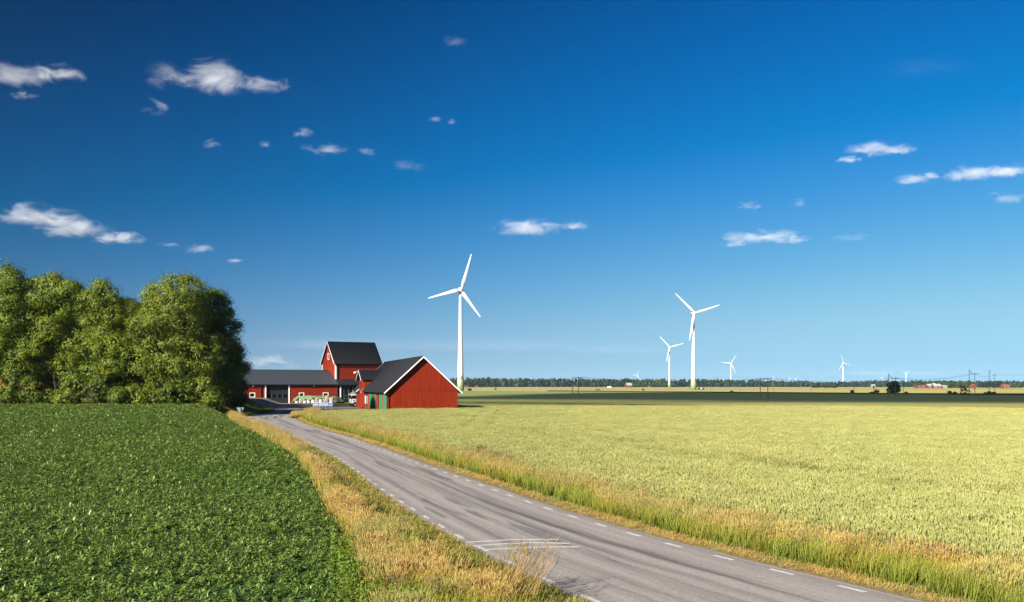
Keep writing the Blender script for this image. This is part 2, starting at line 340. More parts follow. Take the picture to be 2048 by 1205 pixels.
def drape(name, poly, mat, res, off, kind='structure', zfun=None, jit=0.0):
    """A sheet over polygon POLY following the terrain: grid cells whose centre is inside, outline vertices pulled to the polygon."""
    P = np.asarray(poly, float); x0, y0 = P.min(0); x1, y1 = P.max(0)
    xs = np.arange(x0, x1 + res, res); ys = np.arange(y0, y1 + res, res); X, Y = np.meshgrid(xs, ys)
    C = inpoly(P, (X[:-1, :-1] + res / 2).ravel(), (Y[:-1, :-1] + res / 2).ravel())
    i = np.arange(X.size).reshape(X.shape); f = np.stack([i[:-1, :-1], i[:-1, 1:], i[1:, 1:], i[1:, :-1]], -1).reshape(-1, 4)[C]
    Xf, Yf = X.ravel().copy(), Y.ravel().copy(); used = np.zeros(Xf.size, int); np.add.at(used, f.ravel(), 1)
    bnd = np.where((used > 0) & (used < 4))[0]          # border vertices snap to the nearest point of the outline
    A = P; B = np.roll(P, -1, 0)
    for k in bnd:
        p = np.array([Xf[k], Yf[k]]); d = B - A; t = np.clip(((p - A) * d).sum(1) / np.maximum((d * d).sum(1), 1e-9), 0, 1); q = A + d * t[:, None]
        j = np.argmin(((q - p) ** 2).sum(1))
        if ((q[j] - p) ** 2).sum() < (res * 1.2) ** 2: Xf[k], Yf[k] = q[j]
    Z = terrain(Xf, Yf) + off + (zfun(Xf, Yf) if zfun else 0) + (rng.normal(0, jit, Xf.size) if jit else 0)
    remap = -np.ones(Xf.size, int); u = np.unique(f); remap[u] = np.arange(len(u))
    o = ob(name, mesh_np(name, np.stack([Xf, Yf, Z], -1)[u], remap[f], mat, True)); return tag(o, kind=kind)

# ------------------------------------------------------------------ farm yard and its edges
GRAVEL = M('yard_asphalt', (0.30, 0.245, 0.20), (0.37, 0.305, 0.25), rough=0.95, scale=0.5, bump=0.4, bscale=12, world=True)
PALEGR = M('pale_gravel', (0.44, 0.385, 0.31), (0.54, 0.48, 0.40), rough=1.0, scale=1.2, bump=0.5, bscale=15, world=True)
drape('farm_yard', yard_poly, GRAVEL, 1.5, 0.03)
# ------------------------------------------------------------------ buildings
def gable_pts(w, ze, zr): return ze, zr
def battens(mb, fn, us, wd, proud):
    """vertical strips standing proud of a wall: fn(u) -> (base point, top point, outward normal, along vector)"""
    for u in us:
        a, b, n, t = fn(u)
        if (b - a).length < 0.15: continue
        n = n * proud; h = t * (wd / 2)
        mb.hexa([a - h, a + h, a + h + n, a - h + n, b - h, b + h, b + h + n, b - h + n])
V3 = lambda *a: Vector(a)

# --- the red barn beside the road
BW, BL, BZE, BZR = 13.4, 46.0, 4.36, 10.52
bang = R(17)
barn = thing('red_barn', 'red timber barn with green doors, white gable boards and black roof beside the wheat', 'barn', (-23.2, 167.7, 0), bang)
m = (BZR - BZE) / (BW / 2)
# gable front, in a lower and an upper field of boards
mb = MB(); mb.box(0, BW, 0, .15, -.3, 4.22); mb.build('gable_wall', RED2, barn)
mb = MB(); b0 = 4.25
mb.hexa([(0.02, -.03, b0), (BW - .02, -.03, b0), (BW - .02, .15, b0), (0.02, .15, b0), (BW / 2 - .05, -.03, BZR - .05), (BW / 2 + .05, -.03, BZR - .05), (BW / 2 + .05, .15, BZR - .05), (BW / 2 - .05, .15, BZR - .05)])
mb.build('gable_top', RED2, barn)
us = np.arange(0.2, BW, 0.30); mb = MB()
battens(mb, lambda u: (V3(u, 0, -.2), V3(u, 0, 4.2), V3(0, -1, 0), V3(1, 0, 0)), us, .045, .016); tag(mb.build('board_batten', RED2, barn), kind='stuff')
mb = MB(); battens(mb, lambda u: (V3(u, -.03, 4.27), V3(u, -.03, max(4.3, BZR - .25 - m * abs(u - BW / 2))), V3(0, -1, 0), V3(1, 0, 0)), us + .12, .045, .016); tag(mb.build('board_batten', RED2, barn), kind='stuff')
box_part('drip_board', RED2, barn, -.02, BW + .02, -.09, -.032, 4.18, 4.29)
# left long wall, right wall, back
box_part('side_wall', RED, barn, 0, .15, .152, BL, -.3, BZE + .1); box_part('side_wall', RED, barn, BW - .15, BW, .152, BL, -.3, BZE + .1)
mb = MB(); mb.box(0.16, BW - .16, BL - .15, BL, -.3, 4.2); mb.hexa([(.16, BL - .15, 4.2), (BW - .16, BL - .15, 4.2), (BW - .16, BL, 4.2), (.16, BL, 4.2), (BW / 2 - .1, BL - .15, BZR - .2), (BW / 2 + .1, BL - .15, BZR - .2), (BW / 2 + .1, BL, BZR - .2), (BW / 2 - .1, BL, BZR - .2)]); mb.build('back_wall', RED, barn)
# green doors along the left wall
def t_at(px):                                          # distance along the left wall seen at column px
    k = (px - CX) / F; x0, y0 = -23.2, 167.7; s, c = math.sin(bang), math.cos(bang)
    return (x0 - k * y0) / (s + k * c)
for a, b in ((773.0, 766.0), (764.0, 758.6), (752.0, 750.3), (745.2, 744.3), (750.0, 745.4), (743.8, 738.2)):
    t0, t1 = t_at(a), t_at(b)
    if t1 - t0 < 1: continue
    d = box_part('green_door', GREEN_P, barn, -.05, -.002, t0, t1, .05, 3.72)
    mb = MB()
    for y in np.arange(t0 + .35, t1 - .1, .62): mb.box(-.075, -.052, y - .05, y + .05, .08, 3.7)
    tag(mb.build('door_batten', GREEN_P, d), kind='stuff')
    box_part('door_rail', GREEN_P, d, -.085, -.077, t0 + .05, t1 - .05, 1.95, 2.02)
t0, t1 = t_at(735.0), t_at(730.0)
wf = box_part('side_door', GREEN_P, barn, -.05, -.002, t0 + 2.2, t1 - 2.4, 0.0, 2.55)
for a, b in ((t0 + .4, t0 + 2.1), (t1 - 2.3, t1 - .3)): box_part('white_board', WHITE, barn, -.045, -.002, a, b, 1.25, 2.9)
# eaves gutter and downpipes
mb = MB(); mb.tube([(-.62, -.5, 3.86), (-.62, t_at(728.2), 3.82)], .075, 6); mb.build('gutter', DARK, barn)
for px in (757.9, 734.2, 775.6):
    t = t_at(px); mb = MB(); mb.tube([(-.60, t, 3.78), (-.5, t, 3.5), (-.13, t, 3.15), (-.11, t, 0.05)], .085, 7); mb.build('downpipe', DARK, barn)
# roof
ov, fo = .72, .70                                      # eaves and gable overhang
zr = BZR + .12
def roofz(u): return zr - m * abs(u - BW / 2)
DT0, DT1 = t_at(728.3), t_at(728.3) + 8.0               # the wall dormer
def roof_slab(mb, ua, ub, va, vb, t=.14):
    if ua < BW / 2 - 1e-6: mb.slab([(ua, va, roofz(ua)), (ub, va, roofz(ub)), (ub, vb, roofz(ub)), (ua, vb, roofz(ua))], t)
    else: mb.slab([(ua, va, roofz(ua)), (ub, va, roofz(ub)), (ub, vb, roofz(ub)), (ua, vb, roofz(ua))], t)
mb = MB(); roof_slab(mb, -ov, BW / 2, -fo, DT0 - .15); roof_slab(mb, 0.02, BW / 2, DT0 - .15, DT1 + .15); roof_slab(mb, -ov, BW / 2, DT1 + .15, BL + fo)
roof_slab(mb, BW / 2, BW + ov, -fo, BL + fo); rf = mb.build('roof', BLACKROOF, barn)
mb = MB()
for v in np.arange(.9, DT0, 1.0):
    for u0, u1 in ((-ov + .02, BW / 2 - .1),):
        mb.hexa([(u0, v - .03, roofz(u0) - .01), (u1, v - .03, roofz(u1) - .01), (u1, v + .03, roofz(u1) - .01), (u0, v + .03, roofz(u0) - .01), (u0, v - .02, roofz(u0) + .03), (u1, v - .02, roofz(u1) + .03), (u1, v + .02, roofz(u1) + .03), (u0, v + .02, roofz(u0) + .03)])
tag(mb.build('roof_batten', BLACKROOF, rf), kind='stuff')
mb = MB(); mb.tube([(BW / 2, -fo, zr + .03), (BW / 2, BL + fo, zr + .03)], .11, 6); mb.build('ridge_cap', BLACKROOF, rf)
def barge(mb, pa, pb, w, th, y0):
    pa, pb = Vector(pa), Vector(pb); dn = Vector((0, 0, -w))
    mb.hexa([pa + dn, pb + dn, pb + dn + Vector((0, th, 0)), pa + dn + Vector((0, th, 0)), pa, pb, pb + Vector((0, th, 0)), pa + Vector((0, th, 0))])
for y in (-fo - .06, BL + fo + .005):
    for s in (-1, 1):
        ue = -ov - .05 if s < 0 else BW + ov + .05
        mb = MB(); ze = roofz(ue) + .04; zz = zr + .04
        A, B = ((ue, y, ze), (BW / 2, y, zz)) if s < 0 else ((BW / 2, y, zz), (ue, y, ze))
        barge(mb, A, B, .27, .055, y); mb.build('barge_board', WHITE, barn)
# soffit boards close the gable overhang
# the wall dormer with its own gable
dz_e, dz_r = 6.55, 8.55; dm = (DT0 + DT1) / 2
mb = MB(); mb.box(-.06, -.002, DT0, DT1, -.2, dz_e - .1)
mb.hexa([(-.06, DT0, dz_e - .1), (-.06, DT1, dz_e - .1), (-.002, DT1, dz_e - .1), (-.002, DT0, dz_e - .1), (-.06, dm - .05, dz_r - .15), (-.06, dm + .05, dz_r - .15), (-.002, dm + .05, dz_r - .15), (-.002, dm - .05, dz_r - .15)])
dorm = mb.build('wall_dormer', RED, barn)
for v in (DT0, DT1 - .12):
    ue = (dz_e - BZE) / m
    mb = MB(); mb.hexa([(0.0, v, BZE - .3), (.06, v, BZE - .3), (.06, v + .12, BZE - .3), (0, v + .12, BZE - .3), (0, v, dz_e), (ue + .3, v, dz_e), (ue + .3, v + .12, dz_e), (0, v + .12, dz_e)]); mb.build('dormer_cheek', RED, dorm)
ud = (dz_r - BZE) / m + .3
mb = MB(); e = .45; sl = (dz_r - dz_e) / (dm - DT0)
ze = dz_e - e * sl + .1; zt = dz_r + .1
mb.slab([(-.75, DT0 - e, ze), (ud, DT0 - e, ze), (ud, dm, zt), (-.75, dm, zt)], .12); mb.slab([(-.75, dm, zt), (ud, dm, zt), (ud, DT1 + e, ze), (-.75, DT1 + e, ze)], .12); mb.build('dormer_roof', BLACKROOF, dorm)
for A, B in (((-.8, DT0 - e - .03, ze + .03), (-.8, dm, zt + .03)), ((-.8, DT1 + e + .03, ze + .03), (-.8, dm, zt + .03))):
    mb = MB(); A, B = Vector(A), Vector(B); dn, tx = Vector((0, 0, -.28)), Vector((.05, 0, 0))
    mb.hexa([A + dn, A + dn + tx, B + dn + tx, B + dn, A, A + tx, B + tx, B]); mb.build('barge_board', WHITE, dorm)
mb = MB(); y = DT1 + .16                                 # white verge where the main eaves start again behind the dormer, and one before it
for y in (DT1 + .12, DT0 - .2):
    A, B = Vector((-ov - .04, y, roofz(-ov) + .05)), Vector((.0, y, roofz(0) + .05)); mb = MB(); dn, ty = Vector((0, 0, -.32)), Vector((0, .06, 0))
    mb.hexa([A + dn, B + dn, B + dn + ty, A + dn + ty, A, B, B + ty, A + ty]); mb.build('barge_board', WHITE, barn)
lamp = thing('yard_lamp', 'white globe yard lamp on a short arm at the dormer gable of the red barn', 'lamp', barn.matrix_basis @ Vector((-.85, dm, dz_r - .35)), bang)
MB().tube([(0, 0, 0), (-.45, 0, .12), (-.62, 0, 0.0)], .05, 6).build('arm', WHITE, lamp)
MB().lathe([(.05, .18), (.27, .12), (.34, -.06), (.28, -.26), (.08, -.34)], 12, (-.66, 0, -.1)).build('globe', WHITE, lamp, True)

# --- the machine hall and the grain tower behind the yard
hang = R(29); P0 = Vector((-51.1, 265.0, 0)); HU = Vector((math.cos(hang), math.sin(hang), 0)); HV = Vector((-math.sin(hang), math.cos(hang), 0))
def u_at(px, off=0.0):                                  # u on the hall front (set out by off) seen at column px
    k = (px - CX) / F; p = P0 - HV * off
    return (k * p.y - p.x) / (HU.x - k * HU.y)
def zh(px, py, off=0.0):
    p = P0 - HV * off + HU * u_at(px, off); return H - (py - HY) * p.y / F
hall = thing('machine_hall', 'long low red machine hall with grey roof and dark sliding gate beside the trees', 'barn', P0, hang)
HL, HD, HZE, HZR = 44.0, 21.0, 5.55, 9.75
hs = (HZR - 5.45) / 10.9
gu0, gu1 = u_at(533), u_at(576.5)
wins = [(u_at(499), u_at(510), zh(504, 795), zh(504, 786)), (u_at(598), u_at(608), zh(603, 795), zh(603, 786)), (u_at(646), u_at(656.6), zh(651, 794.5), zh(651, 785.8))]
def wall_segments(mb, u0, u1, z0, z1, holes):           # front wall with rectangular openings
    us = sorted({u0, u1, *[h[0] for h in holes], *[h[1] for h in holes]})
    for a, b in zip(us[:-1], us[1:]):
        hh = [h for h in holes if h[0] <= a + 1e-6 and h[1] >= b - 1e-6]
        z = z0
        for h in sorted(hh, key=lambda q: q[2]):
            if h[2] > z: mb.box(a, b, 0, .2, z, h[2])
            z = h[3]
        if z < z1: mb.box(a, b, 0, .2, z, z1)
holes = wins + [(gu0, gu1, -1.0, 5.2)]
mb = MB(); wall_segments(mb, -HL, 0.0, -.8, HZE, holes); mb.build('front_wall', RED, hall)
mb = MB()
for u in np.arange(-HL + .3, -.1, .5):
    if any(h[0] - .25 < u < h[1] + .25 for h in holes): continue
    mb.box(u - .03, u + .03, -.018, -.001, -.6, HZE - .12)
tag(mb.build('wall_batten', RED, hall), kind='stuff')
box_part('end_wall', RED, hall, -HL, -HL + .2, .201, HD, -.8, HZE); box_part('back_wall', RED, hall, -HL, 0, HD - .2, HD, -.8, HZE)
for u in (-HL, -.22):
    mb = MB(); mb.hexa([(u, .3, HZE), (u + .2, .3, HZE), (u + .2, HD - .3, HZE), (u, HD - .3, HZE), (u, HD / 2 - .1, HZR - .25), (u + .2, HD / 2 - .1, HZR - .25), (u + .2, HD / 2 + .1, HZR - .25), (u, HD / 2 + .1, HZR - .25)]); mb.build('gable_top', RED, hall)
for a, b, z0, z1 in wins:
    w = MB(); f = .16
    for q in ((a - .05, b + .05, z0 - .05, z0 + f), (a - .05, b + .05, z1 - f, z1 + .05), (a - .05, a + f, z0 + f, z1 - f), (b - f, b + .05, z0 + f, z1 - f)): w.box(q[0], q[1], -.05, .1, q[2], q[3])
    wo_ = w.build('window', WHITE, hall); box_part('pane', GLASS, wo_, a + f, b - f, .05, .08, z0 + f, z1 - f)
# gate: sectional door with a row of panes
zg0 = zh(555, 803.5)
sec = [(zg0 - .6, 1.55), (1.58, 2.7), (2.73, 3.55), (3.58, 4.4), (4.43, 5.2)]
for i, (z0, z1) in enumerate(sec):
    g = box_part('door_panel', DOORGREY, hall, gu0 + .02, gu1 - .02, .35, .42, z0, z1)
    if i == 1:
        n = 4; w = (gu1 - gu0) / n
        for k in range(n):
            a = gu0 + w * k + .22; box_part('pane', GLASS, g, a, a + w - .44, .33, .345, z0 + .12, z1 - .1)
            box_part('mullion', GALV, g, gu0 + w * k - .03, gu0 + w * k + .03, .31, .345, z0, z1) if k else None
for px in (531.0, 578.2):
    u = u_at(px); box_part('gate_post', WHITE, hall, u - .17, u + .17, -.14, .1, zh(px, 799.5 if px < 550 else 805) - .3, 5.42)
for px in (477.6, 681.0):
    u = u_at(px); box_part('corner_board', WHITE, hall, u - .15, u + .15, -.1, .1, -.3, 5.35)
for px in (521.5, 674.3): 
    u = u_at(px); MB().tube([(u, -.55, 5.35), (u, -.2, 5.05), (u, -.13, 4.8), (u, -.13, .2)], .12, 7).build('downpipe', DARK, hall)
for px in (505.5, 627.5):
    u = u_at(px); MB().tube([(u, -.02, 5.05), (u, -.28, 5.0), (u, -.42, 4.88)], [.05, .12, .16], 7).build('wall_lamp', WHITE, hall)
u = u_at(479.6); box_part('notice_board', WHITE, hall, u - .2, u + .25, -.06, -.032, zh(480, 791), zh(480, 787))
u = u_at(491.3); box_part('meter_box', DOORGREY, hall, u - .18, u + .18, -.18, -.032, zh(491, 791.5), zh(491, 787.5))
def hz(v): return 5.45 + hs * (v + .5) if v <= 10.4 else 5.45 + hs * (10.9 - (v - 10.4))
mb = MB(); mb.slab([(-HL - .5, -.5, hz(-.5)), (0.1, -.5, hz(-.5)), (.1, 10.4, hz(10.4)), (-HL - .5, 10.4, hz(10.4))], .16); mb.slab([(-HL - .5, 10.4, hz(10.4)), (.1, 10.4, hz(10.4)), (.1, 21.5, hz(21.5)), (-HL - .5, 21.5, hz(21.5))], .16)
hr = mb.build('roof', GREYROOF, hall); mb = MB()
for u in np.arange(-HL - .2, 0, .62): mb.hexa([(u - .02, -.48, hz(-.48) - .005), (u + .02, -.48, hz(-.48) - .005), (u + .02, 10.3, hz(10.3) - .005), (u - .02, 10.3, hz(10.3) - .005), (u - .02, -.48, hz(-.48) + .04), (u + .02, -.48, hz(-.48) + .04), (u + .02, 10.3, hz(10.3) + .04), (u - .02, 10.3, hz(10.3) + .04)])
tag(mb.build('roof_seam', GREYROOF, hr), kind='stuff')
box_part('ridge_cap', GREYROOF, hr, -HL - .5, .1, 10.2, 10.6, HZR + .02, HZR + .1)
MB().tube([(-HL - .5, -.58, 5.32), (.1, -.58, 5.30)], .09, 6).build('gutter', DARK, hall)
# entrance wing: dark roof over a glazed front, right of the hall and under the tower
wing_roof = MB(); wing_roof.slab([(.12, -.5, hz(-.5) - .06), (15.5, -.5, hz(-.5) - .06), (15.5, 3.75, hz(3.75) - .06), (.12, 3.75, hz(3.75) - .06)], .16); wing_roof.build('entrance_roof', BLACKROOF, hall)
MB().tube([(.14, -.58, 5.26), (15.5, -.58, 5.24)], .09, 6).build('gutter', DARK, hall)
zb = zh(690, 803.0); zt = 5.2
nm = [u_at(p) for p in (681.5, 688.5, 697.5, 706.5, 715, 724, 733, 742, 751)]
for a, b in zip(nm[:-1], nm[1:]):
    for z0, z1 in ((zb - .4, zh(690, 797.6)), (zh(690, 797.6), zh(690, 791.8)), (zh(690, 791.8), zt)): box_part('glass_pane', GLASS, hall, a + .06, b - .06, .35, .38, z0 + .05, z1 - .05)
for u in nm[1:]: box_part('mullion', GALV, hall, u - .06, u + .06, .28, .42, zb - .4, zt)
for pz in (797.6, 791.8): box_part('transom', GALV, hall, nm[0], nm[-1], .29, .345, zh(690, pz) - .05, zh(690, pz) + .05)
box_part('entrance_back', DARK, hall, nm[0] - .05, nm[-1] + 4, 3.2, 3.4, -.5, 5.4)
box_part('plinth', CONC, hall, nm[0], nm[-1] + 4, .1, .5, -.6, zb - .42)

tower = thing('grain_tower', 'tall red gabled barn tower with black roof and white trim rising behind the hall', 'barn', P0 + HU * .35 + HV * 3.85, hang)
k = (761.5 - CX) / F; TW = (k * tower.location.y - tower.location.x) / (HU.x - k * HU.y); TD = 13.0; TZE, TZR = 12.05, 18.45
ts = (TZR - TZE) / (TD / 2)
box_part('front_wall', RED, tower, 0, TW, 0, .2, 0, TZE + .15); box_part('back_wall', RED, tower, 0, TW, TD - .2, TD, 0, TZE + .15)
for nme, u in (('gable_wall', 0), ('gable_wall', TW - .2)):
    mb = MB(); mb.box(u, u + .2, .201, TD - .201, 0, TZE); mb.hexa([(u, .2, TZE), (u + .2, .2, TZE), (u + .2, TD - .2, TZE), (u, TD - .2, TZE), (u, TD / 2 - .05, TZR - .1), (u + .2, TD / 2 - .05, TZR - .1), (u + .2, TD / 2 + .05, TZR - .1), (u, TD / 2 + .05, TZR - .1)]); mb.build(nme, RED, tower)
mb = MB()
for uu in np.arange(.5, TW - .1, .5): mb.box(uu - .03, uu + .03, -.018, -.001, 0, TZE - .1)
for v in np.arange(.5, TD - .2, .5): mb.box(-.018, -.001, v - .03, v + .03, 0, TZE + ts * (TD / 2 - abs(v - TD / 2)) - .25)
tag(mb.build('wall_batten', RED, tower), kind='stuff')
for q in ((-.09, .02, -.2, .3), (-.09, .02, TD - .3, TD + .09)): box_part('corner_board', WHITE, tower, *q, 0, TZE - .45)
box_part('corner_board', WHITE, tower, .022, .28, -.2, -.032, 0, TZE - .45)
for v, u in ((-.35, .62),): MB().tube([(u, -.5, TZE - .35), (u, -.15, TZE - .8), (u, -.12, 0)], .11, 7).build('downpipe', DARK, tower)
box_part('downpipe', DARK, tower, TW - .35, TW - .1, -.16, -.032, 0, TZE - .4)
def tzr(v): return TZR + .12 - ts * abs(v - TD / 2)
mb = MB(); go = .55
mb.slab([(-go, -.55, tzr(-.55)), (TW + go, -.55, tzr(-.55)), (TW + go, TD / 2, tzr(TD / 2)), (-go, TD / 2, tzr(TD / 2))], .16)
mb.slab([(-go, TD / 2, tzr(TD / 2)), (TW + go, TD / 2, tzr(TD / 2)), (TW + go, TD + .55, tzr(-.55)), (-go, TD + .55, tzr(-.55))], .16); tr_ = mb.build('roof', BLACKROOF, tower); mb = MB()
for u in np.arange(0, TW, .8): mb.hexa([(u - .02, -.5, tzr(-.5) - .005), (u + .02, -.5, tzr(-.5) - .005), (u + .02, TD / 2, tzr(TD / 2) - .005), (u - .02, TD / 2, tzr(TD / 2) - .005), (u - .02, -.5, tzr(-.5) + .05), (u + .02, -.5, tzr(-.5) + .05), (u + .02, TD / 2, tzr(TD / 2) + .05), (u - .02, TD / 2, tzr(TD / 2) + .05)])
tag(mb.build('roof_seam', BLACKROOF, tr_), kind='stuff')
for u in (-go - .07, TW + go + .005):
    for s in (-1, 1):
        ve = -.62 if s < 0 else TD + .62
        A, B = Vector((u, ve, tzr(ve) + .05)), Vector((u, TD / 2, tzr(TD / 2) + .05)); dn, tx = Vector((0, 0, -.42)), Vector((.07, 0, 0)); mb = MB()
        mb.hexa([A + dn, A + dn + tx, B + dn + tx, B + dn, A, A + tx, B + tx, B]); mb.build('barge_board', WHITE, tower)
MB().tube([(-go, -.64, tzr(-.6) - .12), (TW + go, -.64, tzr(-.6) - .14)], .1, 6).build('gutter', DARK, tower)
wv = TD / 2 + .2; wz = H + (HY - 712.5) * 270 / F
w = MB()
for q in ((wv - .75, wv + .75, wz - 1.0, wz - .78), (wv - .75, wv + .75, wz + .78, wz + 1.0), (wv - .75, wv - .5, wz - .78, wz + .78), (wv + .5, wv + .75, wz - .78, wz + .78)): w.box(-.1, -.032, q[0], q[1], q[2], q[3])
w_ = w.build('window', WHITE, tower); box_part('pane', GLASS, w_, -.05, -.033, wv - .5, wv + .5, wz - .78, wz + .78)
# pale apron along the foot of the hall, grass by the truck
def hp(u, v): q = P0 + HU * u + HV * v; return (q.x, q.y)
drape('gravel_apron', [hp(u_at(582), -4.5), hp(u_at(676), -3.4), hp(1, -2.5), hp(1, -.02), hp(u_at(579), -.02)], PALEGR, .8, 0.10)
drape('gravel_apron', [hp(-46, -9), hp(u_at(500), -5.5), hp(u_at(552), -2.0), hp(u_at(532), -.02), hp(-46, -.02)], PALEGR, .8, 0.10)
LAWN = M('short_lawn', (0.12, 0.17, 0.022), (0.23, 0.25, 0.035), rough=0.95, scale=.7, bump=0.6, bscale=12, world=True)
lawn_poly = [(-51.8, 262), (-48.4, 244), (-45.0, 229), (-39.5, 218.5), (-38.0, 216.3), (-34.6, 217), (-30.5, 240), (-31, 270), (-42, 269.3), (-51, 264.2)]
drape('lawn', lawn_poly, LAWN, 1.0, 0.16)
# ------------------------------------------------------------------ truck, bale heap, signs
TRW = M('truck_white_paint', (0.78, 0.78, 0.76), (0.68, 0.68, 0.65), rough=0.3, scale=2.0); TRB = M('truck_blue_mark', (0.03, 0.09, 0.22), rough=0.4); PALEBLUE = M('pale_blue_paint', (0.48, 0.62, 0.72), rough=0.4)
YEL = M('amber_plastic', (0.75, 0.42, 0.03), rough=0.4); CHROME = M('steel', (0.5, 0.5, 0.5), rough=0.3, metal=0.9); ORG = M('red_lamp_plastic', (0.55, 0.07, 0.03), rough=0.4)
ta = R(180 + 16)
tp = up(699.0, 815, 213.5); tp.z = 0
truck = thing('truck', 'white lorry cab with blue side mark parked behind the barn corner', 'truck', (tp.x, tp.y, 0.05), ta)
# local: x forward (front at 0), y to its left; its right-hand... the camera sees its y>0 side
def prism(mb, prof, y0, y1):                            # profile (x,z) ccw, between y0 and y1
    n = len(prof); b = len(mb.v); mb.v += [(x, y0, z) for x, z in prof] + [(x, y1, z) for x, z in prof]
    mb.f.append(tuple(b + i for i in range(n))); mb.mi.append(mb.m); mb.f.append(tuple(b + n + i for i in reversed(range(n)))); mb.mi.append(mb.m)
    for i in range(n): mb.f.append((b + i, b + n + i, b + n + (i + 1) % n, b + (i + 1) % n)); mb.mi.append(mb.m)
    return mb
cab = prism(MB(), [(-.05, .95), (-.05, 1.9), (-.22, 3.05), (-2.1, 3.1), (-2.1, .75), (-1.75, .75), (-1.7, 1.1), (-1.5, 1.28), (-1.05, 1.28), (-.82, 1.1), (-.75, .75)], -1.2, 1.2).build('cab', TRW, truck)
mb = MB(); mb.hexa([(-.03, -1.05, 1.95), (-.03, 1.05, 1.95), (-.06, 1.05, 1.95), (-.06, -1.05, 1.95), (-.17, -1.0, 2.85), (-.17, 1.0, 2.85), (-.2, 1, 2.85), (-.2, -1, 2.85)]); mb.build('windscreen', GLASS, truck)
for s in (-1, 1):
    y = 1.201 * s; mb = MB(); q = [(-.42, y, 1.95), (-1.5, y, 1.95), (-1.5, y, 2.75), (-.5, y, 2.75)]
    mb.slab(q if s > 0 else q[::-1], -.012); w_ = mb.build('side_window', GLASS, truck)
    mb = MB()
    for k, (x0, z0, x1, z1) in enumerate([(-.75, 1.5, -1.1, 1.72), (-.8, 1.38, -1.0, 1.5), (-.68, 1.36, -.8, 1.62), (-1.0, 1.62, -1.2, 1.76)]):
        q = [(x0, y * 1.002, z0), (x1, y * 1.002, z0), (x1 - .06, y * 1.002, z1), (x0 - .06, y * 1.002, z1)]; mb.slab(q if s > 0 else q[::-1], -.006)
    mb.build('door_emblem', TRB, truck)
    mb = MB(); q = [(-.32, y, 1.25), (-.38, y, 1.25), (-.38, y, 1.95), (-.32, y, 1.95)]; mb.slab(q if s > 0 else q[::-1], -.01); mb.build('door_seam', DARK, truck)
    m_ = MB().box(-.1, .05, *sorted((1.25 * s, 1.5 * s)), 2.05, 2.75).build('mirror', DARK, truck); MB().bar((-.1, 1.2 * s, 2.78), (-.02, 1.38 * s, 2.78), .05).build('mirror_arm', DARK, m_)
    box_part('headlight', CHROME, truck, -.02, .03, *sorted((.75 * s, 1.12 * s)), .98, 1.2)
    box_part('marker_lamp', ORG, truck, -.32, -.25, *sorted((1.202 * s, 1.24 * s)), 1.0, 1.5)
mb = MB()
for z in (1.22, 1.4, 1.58, 1.76): mb.box(-.045, .02, -.8, .8, z - .045, z + .045)
g = mb.build('grille', WHITE, truck); box_part('grille_back', DARK, g, -.048, -.03, -.85, .85, 1.12, 1.86)
prism(MB(), [(.06, .35), (.06, .92), (-.72, .9), (-.76, .35)], -1.22, 1.22).build('bumper', DARK, truck)
prism(MB(), [(-.35, 3.08), (-.62, 3.5), (-2.05, 3.85), (-2.05, 3.1)], -1.05, 1.05).build('roof_deflector', PALEBLUE, truck)
mb = MB()
for s in (1,): mb.slab([(-1.0, 1.051, 3.25), (-1.5, 1.051, 3.25), (-1.75, 1.051, 3.6), (-1.3, 1.051, 3.5)], -.01)
mb.build('deflector_emblem', TRB, truck)
box_part('sun_visor', WHITE, truck, -.2, .12, -1.15, 1.15, 2.9, 3.05); box_part('roof_sign', YEL, truck, -.22, .06, .45, 1.12, 3.08, 3.36)
box_part('chassis', DARK, truck, -8.6, -.76, -.45, .45, .6, .95)
prism(MB(), [(-2.3, 1.05), (-2.3, 3.6), (-8.8, 3.6), (-8.8, 1.05)], -1.25, 1.25).build('load_body', GALV, truck)
wh = MB(); wh.lathe([(.5, -.14), (.52, -.08), (.52, .08), (.5, .14)], 20, axis='y'); wmesh = wh.mesh('wheel', RUBBER, False); rmesh = MB().lathe([(.3, -.15), (.3, .15), (.12, .17)], 14, axis='y').mesh('rim', GALV)
for x in (-1.28, -5.9, -7.2):
    for s in (-1, 1): w_ = ob('wheel', wmesh, truck, (x, 1.05 * s, .52)); ob('rim', rmesh, w_)

# wrapped bales under a green net, in front of the hall
BALEW = M('white_bale_wrap', (0.54, 0.52, 0.50), (0.34, 0.29, 0.26), rough=0.45, scale=2.2, bump=0.5, bscale=6); BALEP = M('dusty_pink_wrap', (0.55, 0.42, 0.37), (0.38, 0.27, 0.21), rough=0.6, scale=2.4, bump=0.5); BALEB = M('torn_straw_bale', (0.46, 0.29, 0.15), (0.66, 0.55, 0.42), rough=0.9, scale=2.5, bump=0.8)
NET = M('green_net', (0.10, 0.21, 0.13), (0.27, 0.29, 0.13), rough=0.95, scale=1.0, bump=0.8, bscale=10, detail=8)
bo = at_t(590, 807.2); be = at_t(672, 808.8)
bd = (be - bo); bd.z = 0; bl = bd.length; bd.normalize(); bang2 = math.atan2(bd.y, bd.x); bn = Vector((-bd.y, bd.x, 0))
def bale_mesh(nm, mat, r, h):
    h *= 1.12; mb = MB(); n = 16; prof = [(r * .72, 0), (r * .95, .07), (r, .2), (r * 1.01, h / 2), (r, h - .2), (r * .95, h - .07), (r * .72, h)]
    mb.lathe(prof, n); me = mb.mesh(nm, mat, True)
    for v in me.vertices:
        a = random.uniform(.95, 1.04); v.co.x *= a; v.co.y *= a
    return me
